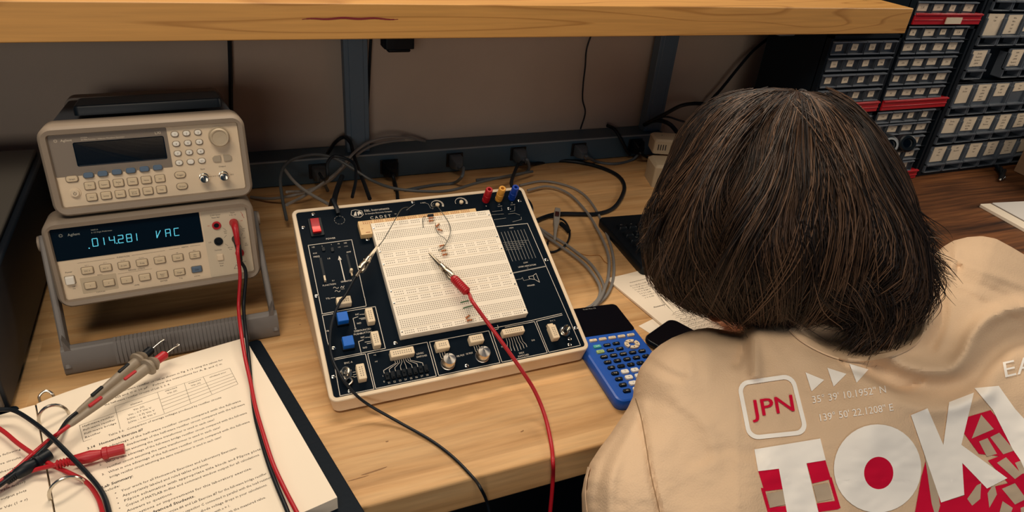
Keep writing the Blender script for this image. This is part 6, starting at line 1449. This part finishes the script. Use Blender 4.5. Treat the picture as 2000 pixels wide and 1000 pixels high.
sets += [tuft([(1500, 206, .550), (1425, 280, .525), (1355, 400, .535), (1312, 520, .572)], 170, .008, 41, mix=(.3, .45, .25)),  # copper-rich upper tufts paint the hair's highlights into strand colour
         tuft([(1555, 212, .545), (1625, 300, .512), (1668, 420, .508), (1640, 560, .535)], 240, .009, 42, mix=(.25, .45, .30)),
         tuft([(1600, 230, .550), (1690, 330, .532), (1738, 440, .545), (1788, 545, .572)], 220, .008, 43, mix=(.25, .45, .30)),
         tuft([(1540, 240, .525), (1500, 380, .500), (1445, 480, .510), (1400, 585, .555)], 170, .008, 44, mix=(.4, .4, .2)),
         tuft([(1470, 218, .545), (1400, 330, .520), (1370, 450, .525), (1420, 560, .555)], 140, .007, 45, mix=(.4, .4, .2)),
         tuft([(1690, 500, .545), (1735, 560, .545), (1740, 610, .560), (1712, 655, .575), (1678, 690, .580)], 620, .0115, 21),
         tuft([(1640, 520, .54), (1690, 570, .545), (1705, 620, .565), (1690, 660, .58)], 480, .012, 22),
         tuft([(1740, 430, .55), (1775, 480, .55), (1805, 520, .56), (1828, 555, .58)], 260, .008, 23),
         tuft([(1745, 480, .55), (1785, 530, .55), (1800, 575, .565), (1770, 610, .575)], 420, .010, 24),
         tuft([(1600, 520, .535), (1650, 575, .55), (1690, 600, .565), (1740, 612, .575)], 260, .009, 29),
         tuft([(1765, 400, .56), (1798, 450, .57), (1832, 484, .59)], 150, .006, 25), tuft([(1755, 440, .56), (1795, 500, .57), (1838, 532, .59)], 160, .006, 31), tuft([(1290, 420, .58), (1268, 460, .59), (1252, 492, .60)], 60, .005, 32), tuft([(1320, 500, .585), (1318, 550, .59), (1338, 590, .60)], 90, .006, 33), tuft([(1400, 540, .58), (1440, 580, .58), (1490, 618, .60)], 200, .009, 34), tuft([(1480, 540, .56), (1540, 590, .57), (1600, 612, .58)], 200, .009, 35),
         tuft([(1300, 470, .58), (1310, 520, .585), (1330, 555, .59), (1352, 585, .60)], 110, .006, 26),
         tuft([(1285, 380, .58), (1268, 420, .59), (1262, 455, .60)], 70, .005, 27),
         tuft([(1590, 540, .53), (1630, 585, .545), (1680, 610, .56), (1640, 615, .57)], 120, .007, 28),
         tuft([(1800, 540, .565), (1790, 580, .57), (1772, 610, .575)], 40, .006, 30)]
off_ = 0; VV = []; FF = []; MM = []
for v, f, mi_ in sets: VV.append(v); FF.append(f + off_); MM.append(mi_); off_ += len(v)
VV = np.concatenate(VV); FF = np.concatenate(FF); MM = np.concatenate(MM)
me = bpy.data.meshes.new('hair_strands'); me.vertices.add(len(VV)); me.vertices.foreach_set('co', VV.ravel().astype(np.float32))
me.loops.add(FF.size); me.loops.foreach_set('vertex_index', FF.ravel().astype(np.int32)); me.polygons.add(len(FF)); me.polygons.foreach_set('loop_start', np.arange(0, FF.size, 4, dtype=np.int32)); me.polygons.foreach_set('loop_total', np.full(len(FF), 4, np.int32))
for h_ in hmats: me.materials.append(h_)
me.polygons.foreach_set('material_index', MM.astype(np.int32)); me.polygons.foreach_set('use_smooth', np.ones(len(FF), bool)); me.update(calc_edges=True)
hs = bpy.data.objects.new('hair_strands', me); COL.objects.link(hs); hs.parent = hair; hs['kind'] = 'stuff'
# pencil in the fingers
pa, pb = PZ(1364, 610, .0032), PZ(1392, 592, .030); pv = (pb - pa).normalized()
pc_ = thing('mechanical_pencil', 'thin pale mechanical pencil held over the worksheet', 'pencil', pa)
m = MB(); m.lathe([(.0003, 0), (.0009, .004), (.0009, .005), (.0010, .014), (.0016, .018), (.0034, .030)], (0, 0, 0), pv, n=12); m.build('tip', M_chrome, pc_)
m = MB(); m.lathe([(.0034, .030), (.0038, .036), (.0038, .120), (.0030, .135)], (0, 0, 0), pv, n=14); m.build('barrel', M_white, pc_)
# stool under the person
so = thing('stool', 'round black stool under the seated person', 'stool', (.46, .0, -DZ))
m = MB(); m.lathe([(.16, .36), (.17, .365), (.17, .395), (.15, .410), (.01, .412)], (0, 0, 0), n=30); m.build('seat', M_black, so)
m = MB(); m.cyl((0, 0, .06), (0, 0, .365), .022); m.build('pole', M_chrome, so)
for k in range(5):
    a = k * 2 * math.pi / 5; m = MB(); m.tube([(0, 0, .08), (.12 * math.cos(a), .12 * math.sin(a), .06), (.22 * math.cos(a), .22 * math.sin(a), .02)], .014, n=10, k=3); m.sphere((.22 * math.cos(a), .22 * math.sin(a), .0215), .0205, n=8); m.build('leg', M_black, so)

# ------------------------------------------------------------------ raise everything so that the floor is at z = 0
for o in SC.objects:
    if o.parent is None and o.type in ('MESH', 'EMPTY', 'CURVE'): o.location.z += DZ
